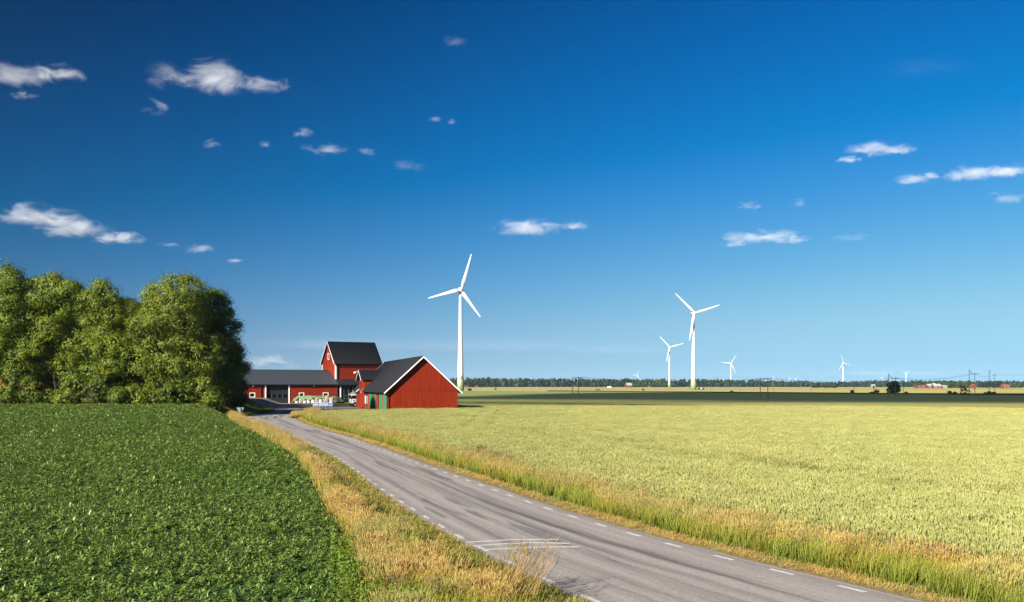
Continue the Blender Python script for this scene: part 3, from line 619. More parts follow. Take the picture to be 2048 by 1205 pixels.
pal = [(0.45, BALEW, 1.15, 'white wrapped round bale at the far left end of the netted heap'), (1.55, BALEP, 1.2, 'dusty pink wrapped bale second from the left end of the heap'), (2.65, BALEW, 1.35, 'clean white wrapped bale third from the left end of the netted heap'),
       (3.8, BALEW, 1.5, 'white wrapped bale under the peak of torn netting'), (4.95, BALEW, 1.45, 'broad white wrapped bale at the middle of the heap'), (6.05, BALEP, 1.5, 'pinkish wrapped bale right of the middle of the heap'), (7.1, BALEW, 1.1, 'low white wrapped bale behind the blue place sign'), (8.15, BALEP, 1.4, 'dusty pink bale beside the torn brown straw bale')]
k_ = bl / 11.2
for i, (s, mt, h, lb) in enumerate(pal):
    p = bo + bd * (s * k_ + .25); o = ob('wrapped_bale', bale_mesh('wrapped_bale', mt, .62, h), None, (p.x, p.y, tz(p.x, p.y) + .06), (R(random.uniform(-4, 4)), R(random.uniform(-4, 4)), random.uniform(0, 6))); tag(o, lb, 'bale', 'wrapped bales under the green net')
p = bo + bd * (9.0 * k_); t_ = thing('straw_bale', 'torn brown straw bale at the right part of the netted heap', 'bale', (p.x, p.y - .35, tz(p.x, p.y) + .06), 0.3)
ob('bale_body', bale_mesh('bale_body', BALEB, .66, 2.05), t_); MB().lathe([(.68, .55), (.7, .6), (.7, .85), (.68, .9)], 16).build('wrap_band', BALEP, t_)
p = be - bd * .75 - bn * .9; bagt = thing('bulk_bag', 'white bulk bag standing at the right end of the bale heap', 'bag', (p.x, p.y, tz(p.x, p.y) + .06), .2)
mb = MB(); mb.lathe([(.5, 0), (.62, .12), (.66, .6), (.62, 1.2), (.55, 1.42), (.60, 1.55)], 12); mb.build('sack', BALEW, bagt, True); MB().tube([(-.4, 0, 1.5), (-.2, 0, 1.75), (.2, 0, 1.75), (.4, 0, 1.5)], .04, 6).build('lifting_loop', WHITE, bagt)
p = be + bd * .2 + bn * .4; mb = MB(); mb.lathe([(.25, -.14), (.45, -.16), (.5, 0), (.45, .16), (.25, .14)], 18, axis='x'); tag(mb.build('tractor_tyre', RUBBER, None, True, (p.x, p.y, tz(p.x, p.y) + .52), (0, .15, .7)), 'black old tyre leaning at the right end of the bale heap', 'tyre')
nu, nv = 70, 22; us_ = np.linspace(-.7, bl + .4, nu); vs_ = np.linspace(-.80, 3.2, nv); U_, V_ = np.meshgrid(us_, vs_)
hg = np.interp(U_, [-.7, 0, 1, 2.5, 5, 7.5, 9, 9.7, bl - .6, bl + .4], [.3, 1.15, 1.65, 1.95, 2.0, 1.95, 2.0, 1.9, 1.75, .5])
hg = hg + .10 * np.abs(np.sin(U_ * 2.8)) + .08 * np.sin(U_ * 1.1 + V_ * 2.3)
edge = sst(-1.0, -.5, V_) * sst(3.3, 2.3, V_); nzv = rng.normal(0, .07, U_.shape); nzv = (nzv + np.roll(nzv, 1, 1) + np.roll(nzv, 1, 0)) / 1.7
drop = np.interp(us_, [-.7, .6, 1.2, 2.0, 2.7, 3.6, 4.6, 5.5, 6.6, 7.4, 8.3, 9.0, 9.8, bl + .4], [.5, .95, 1.1, .7, .55, .8, 1.15, .75, .95, 1.1, .9, .45, .6, .5]) + rng.normal(0, .09, nu)
Zn = hg * (.0 + edge) + nzv + .12
Zn[0] = np.maximum(Zn[3] - drop * 1.12, .35); Zn[1] = Zn[3] - drop * .5; Zn[2] = Zn[3] - .10; V_[0] = V_[0, 0] + .08; V_[1] = V_[0, 0] + .02; V_[2] = V_[0, 0] + .12
PX = bo.x + bd.x * U_ + bn.x * V_; PY = bo.y + bd.y * U_ + bn.y * V_; PZ = Zn + terrain(PX, PY)
i = np.arange(U_.size).reshape(U_.shape); f = np.stack([i[:-1, :-1], i[:-1, 1:], i[1:, 1:], i[1:, :-1]], -1).reshape(-1, 4)
tag(ob('cover_net', mesh_np('cover_net', np.stack([PX, PY, PZ], -1).reshape(-1, 3), f, NET, True)), 'faded green net thrown over the heap of wrapped bales', 'net')

# blue place sign on four posts
SIGNB = M('sign_blue', (0.005, 0.135, 0.52), (0.006, 0.15, 0.57), rough=0.35, scale=2); SIGNBACK = M('sign_back_grey', (0.16, 0.24, 0.25), (0.20, 0.29, 0.30), rough=0.5, scale=3)
D_ = 164.0; a = up(626.6, 806.2, D_); b = up(664, 812, D_); sw = b.x - a.x
sg = thing('place_sign', 'blue place name sign with white lettering on four steel posts at the yard', 'sign', ((a.x + b.x) / 2, D_, tz(a.x, D_)))
zt_, zb_ = a.z - sg.location.z, b.z - sg.location.z
panel = MB().box(-sw / 2, sw / 2, -.03, 0, zb_, zt_).build('sign_panel', SIGNB, sg)
mb = MB(); e = .035
for q in ((-sw / 2, sw / 2, zb_ - e, zb_), (-sw / 2, sw / 2, zt_, zt_ + e), (-sw / 2 - e, -sw / 2, zb_ - e, zt_ + e), (sw / 2, sw / 2 + e, zb_ - e, zt_ + e)): mb.box(q[0], q[1], -.035, .005, q[2], q[3])
mb.build('sign_border', WHITE, panel)
def text(body, h, x, z, y, mat, parent, width=None):
    c = bpy.data.curves.new('lettering', 'FONT'); c.body = body; c.size = 1.0; c.extrude = 0.004; c.align_x = 'LEFT'
    o = bpy.data.objects.new('lettering', c); COL.objects.link(o); bpy.context.view_layer.update()
    me = bpy.data.meshes.new_from_object(o.evaluated_get(bpy.context.evaluated_depsgraph_get())); bpy.data.objects.remove(o)
    vv = np.array([v.co for v in me.vertices]); lo, hi = vv.min(0), vv.max(0); sy = h / 0.72; sx = (width / (hi[0] - lo[0])) if width else sy
    for v in me.vertices: v.co = ((v.co.x - lo[0]) * sx + x, y - v.co.z, v.co.y * sy + z)
    me.materials.clear(); me.materials.append(mat); return ob('lettering', me, parent)
def sxp(zx): return -sw / 2 + (zx - 395) / (1535 - 395) * sw
zl = (zb_ + zt_) / 2 - .12
text('HALS', .26, sxp(440), zl, -.036, WHITE, panel, sxp(700) - sxp(440)); text('BOSTÄLLE', .26, sxp(780), zl, -.036, WHITE, panel, sxp(1300) - sxp(780)); text('1', .26, sxp(1395), zl, -.036, WHITE, panel); text('1', .26, sxp(1450), zl, -.036, WHITE, panel)
for zx in (400, 785, 1150, 1505): MB().tube([(sxp(zx) + (.04 if zx == 400 else -.04 if zx == 1505 else 0), .05, -.2), (sxp(zx) + (.04 if zx == 400 else -.04 if zx == 1505 else 0), .05, zt_ - .03)], .045, 8).build('post', GALV, sg)
# yield sign seen from behind
g = at_t(481, 849.5); D_ = g.y
yl = thing('yield_sign', 'grey backed triangular yield sign on a thin post in the left verge grass', 'sign', (g.x, D_, g.z))
P = lambda px, py: (up(px, py, D_).x - g.x, up(px, py, D_).z - g.z)
A, B, C = P(472.7, 815.4), P(488.3, 815.4), P(481, 830.5)
mb = MB(); bb = len(mb.v)
for y in (0, .03): mb.v += [(A[0], y, A[1]), (B[0], y, B[1]), (C[0], y, C[1])]
mb.f += [(2, 1, 0), (3, 4, 5), (0, 1, 4, 3), (1, 2, 5, 4), (2, 0, 3, 5)]; mb.mi += [0] * 5
tri = mb.build('sign_plate', SIGNBACK, yl); mb = MB()
mb.bar((A[0] + .15, -.02, A[1] - .16), (B[0] - .15, -.02, B[1] - .16), .05, .04); mb.bar((A[0] + .45, -.02, A[1] - .5), (B[0] - .45, -.02, B[1] - .5), .05, .04); mb.build('bracket', GALV, tri)
MB().tube([(0, -.06, -.2), (0, -.06, A[1] - .02)], .038, 8).build('post', GALV, yl)
A2, B2 = P(476.5, 829.2), P(485.5, 834.5); box_part('small_plate', SIGNBACK, yl, A2[0], B2[0], 0, .02, B2[1], A2[1])
MB().box(.04, .16, -.1, -.02, A[1] - 1.35, A[1] - .1).build('dark_strip', DARK, yl)

# ------------------------------------------------------------------ wind turbines
RINGS = [M('turbine_ring_green', c, rough=0.45) for c in ((0.16, 0.23, 0.07), (0.26, 0.33, 0.12), (0.38, 0.45, 0.20), (0.50, 0.55, 0.32), (0.62, 0.65, 0.48))]
NACD = M('turbine_nacelle_grey', (0.42, 0.42, 0.43), rough=0.4)
def blade_mesh(Rr):
    secs = [(1.3, 1.6, 1.5, 40), (2.8, 1.7, 1.5, 38), (4.6, 3.9, 1.15, 26), (7.0, 4.0, .85, 18), (12, 3.1, .6, 10), (20, 2.3, .4, 5), (28, 1.6, .25, 2), (32.5, 1.0, .14, 0), (33.0, .4, .06, 0)]
    mb = MB(); n = 10; b = 0
    for r, c, t, tw in secs:
        r = r * Rr / 33
        for j in range(n):
            a = 2 * math.pi * j / n; x = c * .85 * (math.cos(a) * .5 + .12); y = t * math.sin(a) * .5 * (1 - .45 * math.cos(a) * (c > 1.75))
            w = R(tw); mb.v.append((x * math.cos(w) - y * math.sin(w), x * math.sin(w) * .6 + y * math.cos(w) - .012 * r, r))
    k = len(secs)
    for i in range(k - 1):
        for j in range(n): mb.f.append((i * n + j, i * n + (j + 1) % n, (i + 1) * n + (j + 1) % n, (i + 1) * n + j)); mb.mi.append(0)
    mb.f.append(tuple((k - 1) * n + j for j in range(n))); mb.mi.append(0)
    return mb.mesh('blade', WTURB, True)
BLM = blade_mesh(33.0)
def turbine(px, hub_py, base_py, D, phase, yaw, label, rings=True, r=33.0, rb=3.0, simple=False, bl=None):
    hub = up(px, hub_py, D); root = thing('wind_turbine', label, 'wind turbine', (hub.x, D, 0), R(yaw), 'wind turbines on the plain'); hz_ = hub.z
    nr = 5; rh = 2.1
    zs = np.linspace(0 if not rings else nr * rh, hz_ - 1.8, 18)
    rad = lambda z: 1.25 + (rb - 1.25) * (1 - z / hz_) ** 1.5 * (1 if z > hz_ * .12 else 1.0)
    MB().lathe([(rad(z), z) for z in zs], 28).build('tower', WTURB, root, True)
    if rings:
        for i in range(nr): MB().lathe([(rad(i * rh) + .01, i * rh), (rad((i + 1) * rh) + .01, (i + 1) * rh - .001)], 28).build('base_ring', RINGS[i], root)
    nac = MB().lathe([(.3, 3.2), (1.4, 2.6), (2.3, 1.2), (2.75, -.5), (2.6, -2.2), (1.8, -4.0), (.7, -5.2), (.1, -5.5)], 18, axis='y')
    nac.v = [(x, -y, z + hz_) for x, y, z in nac.v]; nac.f = [f[::-1] for f in nac.f]
    nac.v = [(x, y + 1.0, z) for x, y, z in nac.v]; nac.build('nacelle', NACD, root, True)
    h_ = MB().lathe([(.2, 2.3), (.9, 2.0), (1.7, 1.0), (2.05, 0), (2.1, -1.2)], 18, axis='y'); h_.v = [(x, -y - 2.6, z + hz_) for x, y, z in h_.v]; h_.f = [f[::-1] for f in h_.f]; hb = h_.build('hub', WTURB, root, True)
    for k in range(3):
        o = ob('blade', BLM, root, (0, -3.2, hz_)); o.scale = (1, 1, (bl[k][1] if bl else r) / 33.0); o.rotation_euler = (0, R(bl[k][0] if bl else phase + 120 * k), 0)
    if not simple:
        MB().tube([(0, 2.4, hz_ + 2.3), (0, 2.6, hz_ + 4.2)], .12, 5).build('wind_vane', DARK, root)
    return root
turbine(921.0, 580.5, 782, 765, 16, 12, 'tallest white wind turbine rising just right of the red barn', bl=((16, 31.6), (144, 28.6), (254, 28.9)))
turbine(1387.0, 627, 779, 1000, -48, 14, 'second largest white wind turbine, a dark vehicle at its green foot', r=31.5, rb=3.2)
turbine(1338.7, 695, 777, 1895, -46, 12, 'middle sized wind turbine just left of the second largest one', r=32, rb=2.8)
turbine(1461.5, 727, 770, 3270, 33, 8, 'wind turbine behind the wood, right of the two middle turbines', rings=False, r=38)
turbine(1686.0, 727, 768, 3270, -19, 20, 'wind turbine above the low tree clump on the right', rings=False, r=36)
turbine(1274.5, 750, 768, 6800, 20, 5, 'small distant wind turbine above the wood right of the paired poles', rings=False, r=38, simple=True)
turbine(1811.8, 746.5, 768, 5700, 180, 5, 'distant wind turbine with one blade down near the farm with pale roofs', rings=False, r=30, simple=True)
turbine(1764.0, 756, 768, 9000, 5, 5, 'tiny far wind turbine left of the lone railway tree', rings=False, r=36, simple=True)
turbine(1579.0, 757.5, 768, 10500, -15, 5, 'left one of two tiny far wind turbines over the wood', rings=False, r=40, simple=True)
turbine(1591.0, 757.5, 768, 10500, 45, 5, 'right one of two tiny far wind turbines over the wood', rings=False, r=40, simple=True)
turbine(1546.5, 757, 768, 10500, 0, 5, 'tiny far wind turbine right of the middle pair of poles', rings=False, r=38, simple=True)
# things at the turbine feet
p = up(939.2, 782.5, 780); kb = thing('transformer_kiosk', 'small dark transformer kiosk beside the foot of the tallest turbine', 'kiosk', (p.x, p.y, 0), .2)
box_part('kiosk_body', DOORGREY, kb, -1.5, 1.5, -1.2, 1.2, 0, 2.3); box_part('kiosk_roof', DARK, kb, -1.7, 1.7, -1.4, 1.4, 2.31, 2.5); box_part('kiosk_door', DARK, kb, -.6, .6, -1.26, -1.205, .1, 2.0)
p = up(1402.5, 779, 1000); kb = thing('parked_van', 'dark van with pale side parked at the foot of the second largest turbine', 'van', (p.x, p.y, 0), .1)
prism(MB(), [(-3.2, .5), (-3.2, 2.6), (1.5, 2.6), (2.6, 1.6), (3.2, 1.4), (3.2, .5)][::-1], -1, 1).build('van_body', DARK, kb)
box_part('side_panel', WHITE, kb, -1.4, .6, -1.05, -1.002, 1.2, 2.2)
for x in (-2, 2): MB().lathe([(.45, -1.05), (.45, 1.05)], 12, (x, 0, .45), 'y').build('wheel', RUBBER, kb)

# ------------------------------------------------------------------ power line poles and wires
def pole(px, top, base, cross, label, group, brace=False, hgt=None):
    g = at(px, base, 0.0); D = g.y; t = up(px, top, D).z
    o = thing('utility_pole', label, 'pole', (g.x, D, 0), 0, group)
    MB().tube([(0, 0, -.5), (0, 0, t)], [.14, .10], 7).build('shaft', POLEWOOD, o)
    if cross == 'T':
        MB().box(-1.5, 1.5, -.07, .07, t - .35, t - .18).build('crossarm', POLEWOOD, o)
        im = MB().lathe([(.06, 0), (.09, .06), (.05, .12), (.09, .18), (.04, .28)], 7).mesh('insulator', WIRE)
        for x in (-1.3, 0.0, 1.3): ob('insulator', im, o, (x, 0, t - .18 if x else t))
    elif cross == 'L':
        MB().bar((0, 0, t - .5), (.9, 0, t - .9), .08).build('bracket', POLEWOOD, o)
        MB().lathe([(.05, 0), (.10, -.1), (.06, -.25), (.10, -.4), (.04, -.7)], 7, (.9, 0, t - .9)).build('insulator', WIRE, o)
        MB().bar((0, 0, t - 2.2), (.7, 0, t - 2.5), .07).build('bracket', POLEWOOD, o)
    else:
        MB().box(-.5, .5, -.05, .05, t - .3, t - .18).build('crossarm', POLEWOOD, o)
    return o, t
poles = {}
for key, px, top, base, cr, lb in (
    ('a1', 1145.2, 755.5, 803.5, 'L', 'tall bare pole, left one of the pair nearest the red barn'), ('a2', 1156.7, 755, 803, 'T', 'pole with crossarm, right one of the pair nearest the red barn'),
    ('b1', 1520.5, 757.5, 801, 'T', 'crossarm pole, left one of the middle pair in the shaded field'), ('b2', 1535.7, 757, 800.5, 'T', 'crossarm pole, right one of the middle pair in the shaded field'),
    ('c1', 1776.8, 747.2, 799.5, 'L', 'tall grey pole at the left edge of the lone railway tree'), ('c2', 1790.6, 756.3, 797, 'T', 'crossarm pole standing in front of the lone railway tree'),
    ('d1', 1938.4, 739.2, 795, 'L', 'tallest pole, just right of the bush by the railway at far right'), ('d2', 1949.6, 747, 795.5, 'T', 'crossarm pole right of the tallest pole'),
    ('e1', 1978.2, 739.8, 789, 'L', 'tall pole in front of the dark pine grove'), ('e2', 1989.0, 750, 788, 'T', 'crossarm pole right of the pine grove pole, last of the line')):
    poles[key] = pole(px, top, base, cr, lb, 'power line poles across the fields')
for px, top, base, lb in ((1421.5, 770, 786, 'short railway pole right of the second largest turbine'), (1480.5, 769, 786, 'short railway pole right of the turbine behind the wood'), (1546.5, 767.5, 786.5, 'short railway pole beside the middle pair of tall poles'), (1622, 766, 787, 'short railway pole left of the low tree clump'),
                          (1707.8, 767, 788.5, 'short railway pole with a round bush at its foot'), (1807, 767, 790, 'short railway pole right of the lone railway tree'), (1923.3, 767.5, 793, 'short railway pole left of the bush by the tallest pole')):
    pole(px, top, base, 'S', lb, 'short poles along the railway')
def wire(pts, sag, label, r=.018, n=14):
    mb = MB(); P_ = []
    for a, b in zip(pts[:-1], pts[1:]):
        a, b = Vector(a), Vector(b)
        for i in range(n): t = i / n; P_.append(a.lerp(b, t) - Vector((0, 0, sag * 4 * t * (1 - t))))
    P_.append(Vector(pts[-1])); mb.tube(P_, r, 4, False); tag(mb.build('overhead_wire', WIRE), label, 'wire', 'wires strung between the poles')
def tp_(k, dx=0, dz=.05): o, t = poles[k]; return o.location + Vector((dx, 0, t + dz))
end = Vector((480, 560, 14.5)); start = up(1040, 757.5, 420)
for i, (dx, nm_) in enumerate(((-1.3, 'near'), (0, 'middle'), (1.3, 'far'))):
    wire([start + Vector((dx, 0, 0)), tp_('a2', dx), tp_('b2', dx), tp_('c2', dx), tp_('d2', dx), tp_('e2', dx), end + Vector((dx, 0, 0))], 1.5, f'thin sagging power wire on the {nm_} insulators of the crossarm poles', r=.018)
wire([tp_('c1', .9, -1.6), tp_('d1', .9, -1.6), tp_('e1', .9, -1.6), end + Vector((-10, 30, 3))], 2.2, 'thin power wire on the tall bracket poles at right', r=.018)
for a, b in (('d1', 'd2'), ('e1', 'e2')):
    A, B = poles[a][0].location, poles[b][0].location; z = up(1943, 758.5, A.y).z
    wire([(A.x, A.y, z), (B.x, B.y, z)], 0.05, 'short cross wire joining the ' + ('tallest pole' if a == 'd1' else 'pine grove pole') + ' and its neighbour', r=.03, n=3)
# railway signal
g = at(1747.3, 789, 0); sgn = thing('railway_signal', 'black round railway signal above the bush left of the lone tree', 'signal', (g.x, g.y, 0))
MB().tube([(0, 0, 0), (0, 0, 4.2)], .1, 6).build('mast', DARK, sgn); MB().lathe([(.5, -.1), (.58, 0), (.5, .1)], 16, (0, 0, 4.2), 'y').build('signal_head', DARK, sgn); MB().lathe([(.2, -.25), (.25, -.1)], 10, (0, 0, 4.4), 'y').build('signal_lens', RUBBER, sgn)

# ------------------------------------------------------------------ far farms
REDFAR = M('far_red_paint', (0.26, 0.05, 0.04), rough=.8); PINKW = M('far_pale_wall', (0.42, 0.34, 0.30), rough=.8); TILE = M('red_roof_tile', (0.42, 0.12, 0.07), rough=.8); PALEROOF = M('pale_green_sheet_roof', (0.50, 0.58, 0.50), rough=.6); GREYR = M('light_grey_roof', (0.55, 0.55, 0.55), rough=.6); BRICK = M('orange_brick', (0.42, 0.13, 0.05), (0.5, 0.18, 0.07), rough=.9, scale=3)
def house(name, px0, px1, base, eave, ridge, D, depth, wall, roof, label, rz=0.0, win=2, parent_group=None):
    a, b = up(px0, base, D), up(px1, base, D); w = b.x - a.x; ze = up(px0, eave, D).z; zr_ = up(px0, ridge, D).z
    o = thing(name, label, 'house' if 'house' in name else 'farm building', ((a.x + b.x) / 2, D, 0), rz, parent_group)
    mb = MB(); mb.box(-w / 2, w / 2, 0, depth, 0, ze); 
    for x in (-w / 2, w / 2 - .2): mb.hexa([(x, .1, ze), (x + .2, .1, ze), (x + .2, depth - .1, ze), (x, depth - .1, ze), (x, depth / 2 - .1, zr_ - .1), (x + .2, depth / 2 - .1, zr_ - .1), (x + .2, depth / 2 + .1, zr_ - .1), (x, depth / 2 + .1, zr_ - .1)])
    mb.build('wall', wall, o); e = .6; s = (zr_ - ze) / (depth / 2)
    mb = MB(); mb.slab([(-w / 2 - e, -e, ze - e * s + .1), (w / 2 + e, -e, ze - e * s + .1), (w / 2 + e, depth / 2, zr_ + .1), (-w / 2 - e, depth / 2, zr_ + .1)], .2); mb.slab([(-w / 2 - e, depth / 2, zr_ + .1), (w / 2 + e, depth / 2, zr_ + .1), (w / 2 + e, depth + e, ze - e * s + .1), (-w / 2 - e, depth + e, ze - e * s + .1)], .2); mb.build('roof', roof, o)
    for k in range(win):
        x = -w / 2 + w * (k + .5) / win; f = box_part('window', WHITE, o, x - .8, x + .8, -.08, -.002, ze * .35, ze * .8); box_part('pane', GLASS, f, x - .6, x + .6, -.1, -.081, ze * .35 + .15, ze * .8 - .15)
    return o
house('red_house', 1254, 1264.5, 775, 770.5, 766.5, 1900, 9, REDFAR, GREYR, 'small red house with pale roof at the edge of the wood left of the turbines', .35, 2)
house('farm_barn', 1836, 1858, 775, 772.8, 771, 1500, 12, REDFAR, TILE, 'low red farm building at the left end of the farm with pale roofs', .05, 3)
house('farm_barn', 1857, 1883, 775, 772.0, 768.3, 1490, 14, REDFAR, PALEROOF, 'large red barn with pale green roof among the trees on the right', -.05, 4)
house('farm_barn', 1868, 1872, 775, 771.5, 766.8, 1470, 8, REDFAR, PALEROOF, 'narrow gabled red wing in front of the pale roofed barn', 0, 1)
house('farm_barn', 1885, 1895, 775, 772.5, 770.8, 1495, 9, PINKW, GREYR, 'pale walled shed at the right end of the farm with pale roofs', .05, 2)
house('red_house', 1945.5, 1953.5, 774.5, 771, 768.2, 1480, 8, REDFAR, TILE, 'small red house between the crossarm pole and the pine grove', .3, 1)
house('brick_house', 2006, 2020, 774.5, 772.4, 769.5, 1480, 9, REDFAR, TILE, 'red tiled farmhouse right of the dark pine grove', .1, 2)
house('pale_house', 1744, 1751, 773.5, 771, 769.2, 2380, 8, PINKW, GREYR, 'pale house among the trees left of the lone railway tree', .1, 2)
house('red_house', 1297, 1301.5, 775, 773.6, 772.6, 2100, 8, TILE, TILE, 'tiny orange roofed house at the wood edge left of the middle sized turbine', .1, 1)
for x0, x1, lb in ((900.5, 905.5, 'tiny red house at the wood edge just left of the tallest turbine'), (930, 936.0, 'tiny red house at the wood edge just right of the tallest turbine'), (951.5, 955.5, 'tiny red shed among the pines right of the tallest turbine')): house('red_house', x0, x1, 776, 773.2, 771.4, 1850, 8, REDFAR, REDFAR, lb, .1, 1)
p = up(1218.5, 775, 1900); vn = thing('white_caravan', 'white caravan or van at the wood edge left of the small red house', 'caravan', (p.x, p.y, 0), .1)
prism(MB(), [(-4, .5), (-4, 2.6), (-3, 3.0), (3, 3.0), (4, 2.0), (4, .5)][::-1], -1.3, 1.3).build('van_body', WHITE, vn); box_part('window', GLASS, vn, -1.5, 1.5, -1.36, -1.302, 1.7, 2.4)
# ------------------------------------------------------------------ plants: leaf meshes, scatter
def leaf_mat(name, transl=0.3, rough=0.5, spec=0.25, vary=None):
    m = M(name, (0.1, 0.15, 0.03), rough=rough, spec=spec, attr='col', transl=transl)
    if vary:                                             # slow change of hue over the place (growth, ripeness)
        nt = m.node_tree; at_ = next(n for n in nt.nodes if n.type == 'ATTRIBUTE')
        sc, c1, c2 = vary; g = N(nt, 'ShaderNodeNewGeometry'); nz = N(nt, 'ShaderNodeTexNoise', inp={'Scale': sc, 'Detail': 4, 'Roughness': .6}); L(nt, g.outputs['Position'], nz.inputs['Vector'])
        rp = N(nt, 'ShaderNodeMapRange', inp={'From Min': 0.36, 'From Max': 0.64}); L(nt, nz.outputs['Fac'], rp.inputs[0])
        mx = N(nt, 'ShaderNodeMix', data_type='RGBA'); mx.inputs[6].default_value = (*c1, 1); mx.inputs[7].default_value = (*c2, 1); L(nt, rp.outputs[0], mx.inputs[0])
        oi = N(nt, 'ShaderNodeObjectInfo'); rr = N(nt, 'ShaderNodeMapRange', inp={'To Min': 0.78, 'To Max': 1.2}); L(nt, oi.outputs['Random'], rr.inputs[0])
        sc_ = N(nt, 'ShaderNodeVectorMath', operation='SCALE'); L(nt, mx.outputs[2], sc_.inputs[0]); L(nt, rr.outputs[0], sc_.inputs['Scale'])
        mm = N(nt, 'ShaderNodeMix', data_type='RGBA', blend_type='MULTIPLY'); mm.inputs[0].default_value = 1; L(nt, at_.outputs['Color'], mm.inputs[6]); L(nt, sc_.outputs[0], mm.inputs[7])
        for l in list(at_.outputs['Color'].links):
            if l.to_node != mm: t = l.to_socket; nt.links.remove(l); L(nt, mm.outputs[2], t)
    return m
def set_col(me, C):
    C = np.asarray(C) * AK
    a = me.color_attributes.new('col', 'FLOAT_COLOR', 'POINT'); C = np.concatenate([C, np.ones((len(C), 1))], 1).astype(np.float32); a.data.foreach_set('color', C.ravel())
def unit(v): return v / np.maximum(np.linalg.norm(v, axis=-1, keepdims=True), 1e-9)
def leaf_cloud(C, Nn, size, cols, aspect=0.55, r=rng):
    """one pointed quad per leaf at centres C with rough normals Nn"""
    n = len(C); Nn = unit(Nn); t = unit(np.cross(Nn, r.normal(0, 1, (n, 3)))); b = np.cross(Nn, t); s = np.asarray(size).reshape(-1, 1) * np.ones((n, 1))
    bend = Nn * s * .12
    V = np.stack([C - t * s * .5, C + b * s * aspect * .5 - t * s * .05 + bend, C + t * s * .5, C - b * s * aspect * .5 - t * s * .05 + bend], 1).reshape(-1, 3)
    Fq = np.arange(4 * n).reshape(n, 4); return V, Fq, np.repeat(cols, 4, 0)
LEAF = leaf_mat('tree_leaves', 0.20, rough=0.5, spec=.15)
def tree_crown(name, lobes, n_clump, n_leaf, leaf, pal, parent, mat=None, clump=0.75, wind=0.25, r=rng, fill=0.18):
    """lobes: (centre, radii) in the parent's space. Leaves sit in tufts over the lobes' surfaces, some inside."""
    vol = np.array([l[1][0] * l[1][1] + l[1][0] * l[1][2] for l in lobes]); pick = r.choice(len(lobes), n_clump, p=vol / vol.sum())
    d = unit(r.normal(0, 1, (n_clump, 3)) + np.array([0, 0, .15])); rad = np.where(r.random(n_clump) < fill, r.uniform(.35, .85, n_clump), r.normal(1.0, .09, n_clump))[:, None]
    Cc = np.array([l[0] for l in lobes])[pick] + d * np.array([l[1] for l in lobes])[pick] * rad
    keep = np.ones(n_clump, bool)                        # drop tufts deep inside another lobe
    for c, q in lobes: keep &= (((Cc - np.array(c)) / (np.array(q) * .72)) ** 2).sum(1) > 1.0 - .9 * (r.random(n_clump) < fill)
    Cc, d = Cc[keep], d[keep]; k = len(Cc)
    base = np.array(pal)[r.integers(0, len(pal), k)] * r.uniform(.8, 1.22, (k, 1))
    cs = clump * r.uniform(.6, 1.35, (k, 1, 1))
    off = r.normal(0, 1, (k, n_leaf, 3)) * np.array([.55, .55, .40]) * cs
    P = (Cc[:, None] + off).reshape(-1, 3); nrm = (d[:, None] * .75 + unit(off) * 1.05 + r.normal(0, .20, off.shape) + np.array([wind * -.2, -.1, .28])).reshape(-1, 3)
    cols = (base[:, None] * r.uniform(.78, 1.25, (k, n_leaf, 1))).reshape(-1, 3)
    V, Fq, CC = leaf_cloud(P, nrm, leaf * r.uniform(.65, 1.3, len(P)), cols, r=r)
    me = mesh_np(name, V, Fq, mat or LEAF); set_col(me, CC); return ob(name, me, parent)
def limb_path(a, b, r, k=5, wob=.35):
    P_ = [Vector(a).lerp(Vector(b), i / (k - 1)) for i in range(k)]; ln = (Vector(b) - Vector(a)).length
    for i in range(1, k - 1): P_[i] += Vector(r.normal(0, wob * ln / 12, 3)) + Vector((0, 0, ln * .04))
    return P_
def tree(name, label, x, y, z, height, rad, pal, group, n_clump=420, n_leaf=68, leaf=.31, low=.21, nl=11, seed=0, squash=1.0, depth=.85, clump=1.0, trunk_r=.32, top=1.0, lean=0.0):
    r = np.random.default_rng(seed); o = thing(name, label, 'tree', (x, y, z), 0, group)
    lobes = []
    for i in range(nl):
        t = (i + .5) / nl; h = height * (low + (0.93 - low) * t)
        env = rad * (math.sin(math.pi * min(1, (.16 + .84 * t) ** .8 * .93)) ** .62) * (top if t > .75 else 1)
        a = i * 2.4 + r.uniform(0, 1); q = env * r.uniform(.35, .66)
        lr = rad * r.uniform(.36, .54) * (1 - .25 * t)
        lobes.append(((math.cos(a) * q + lean * h, math.sin(a) * q * depth, h), (lr, lr * depth, lr * r.uniform(.62, .95) * squash)))
    lobes.append(((lean * height, 0, height * .86), (rad * .36, rad * .34, height * .13)))
    mb = MB(); P_ = limb_path((0, 0, -.4), (lean * height * .6, 0, height * .62), r, 6, .25); mb.tube(P_, [trunk_r * 1.35, trunk_r, trunk_r * .85, trunk_r * .7, trunk_r * .5, trunk_r * .3], 9); mb.build('trunk', BARK, o, True)
    mb = MB()
    for c, q in lobes:
        st = P_[min(4, max(1, int(c[2] / height * 6)))]; mb.tube(limb_path(st, c, r, 5, .8), [trunk_r * .42, trunk_r * .33, trunk_r * .25, trunk_r * .16, .03], 6)
    mb.build('limb', BARK, o, True)
    tree_crown('crown', lobes, n_clump, n_leaf, leaf, pal, o, clump=clump, r=r); return o
G1 = [(0.245, 0.30, 0.016), (0.185, 0.25, 0.014), (0.13, 0.19, 0.012)]; G2 = [(0.285, 0.325, 0.026), (0.21, 0.265, 0.021), (0.15, 0.20, 0.015)]; G3 = [(0.12, 0.17, 0.011), (0.09, 0.135, 0.009), (0.15, 0.20, 0.012)]  # G3: dark foliage that also puts the grove's inner shade into the leaf colour
ORD8 = 'first second third fourth fifth sixth seventh eighth'.split()
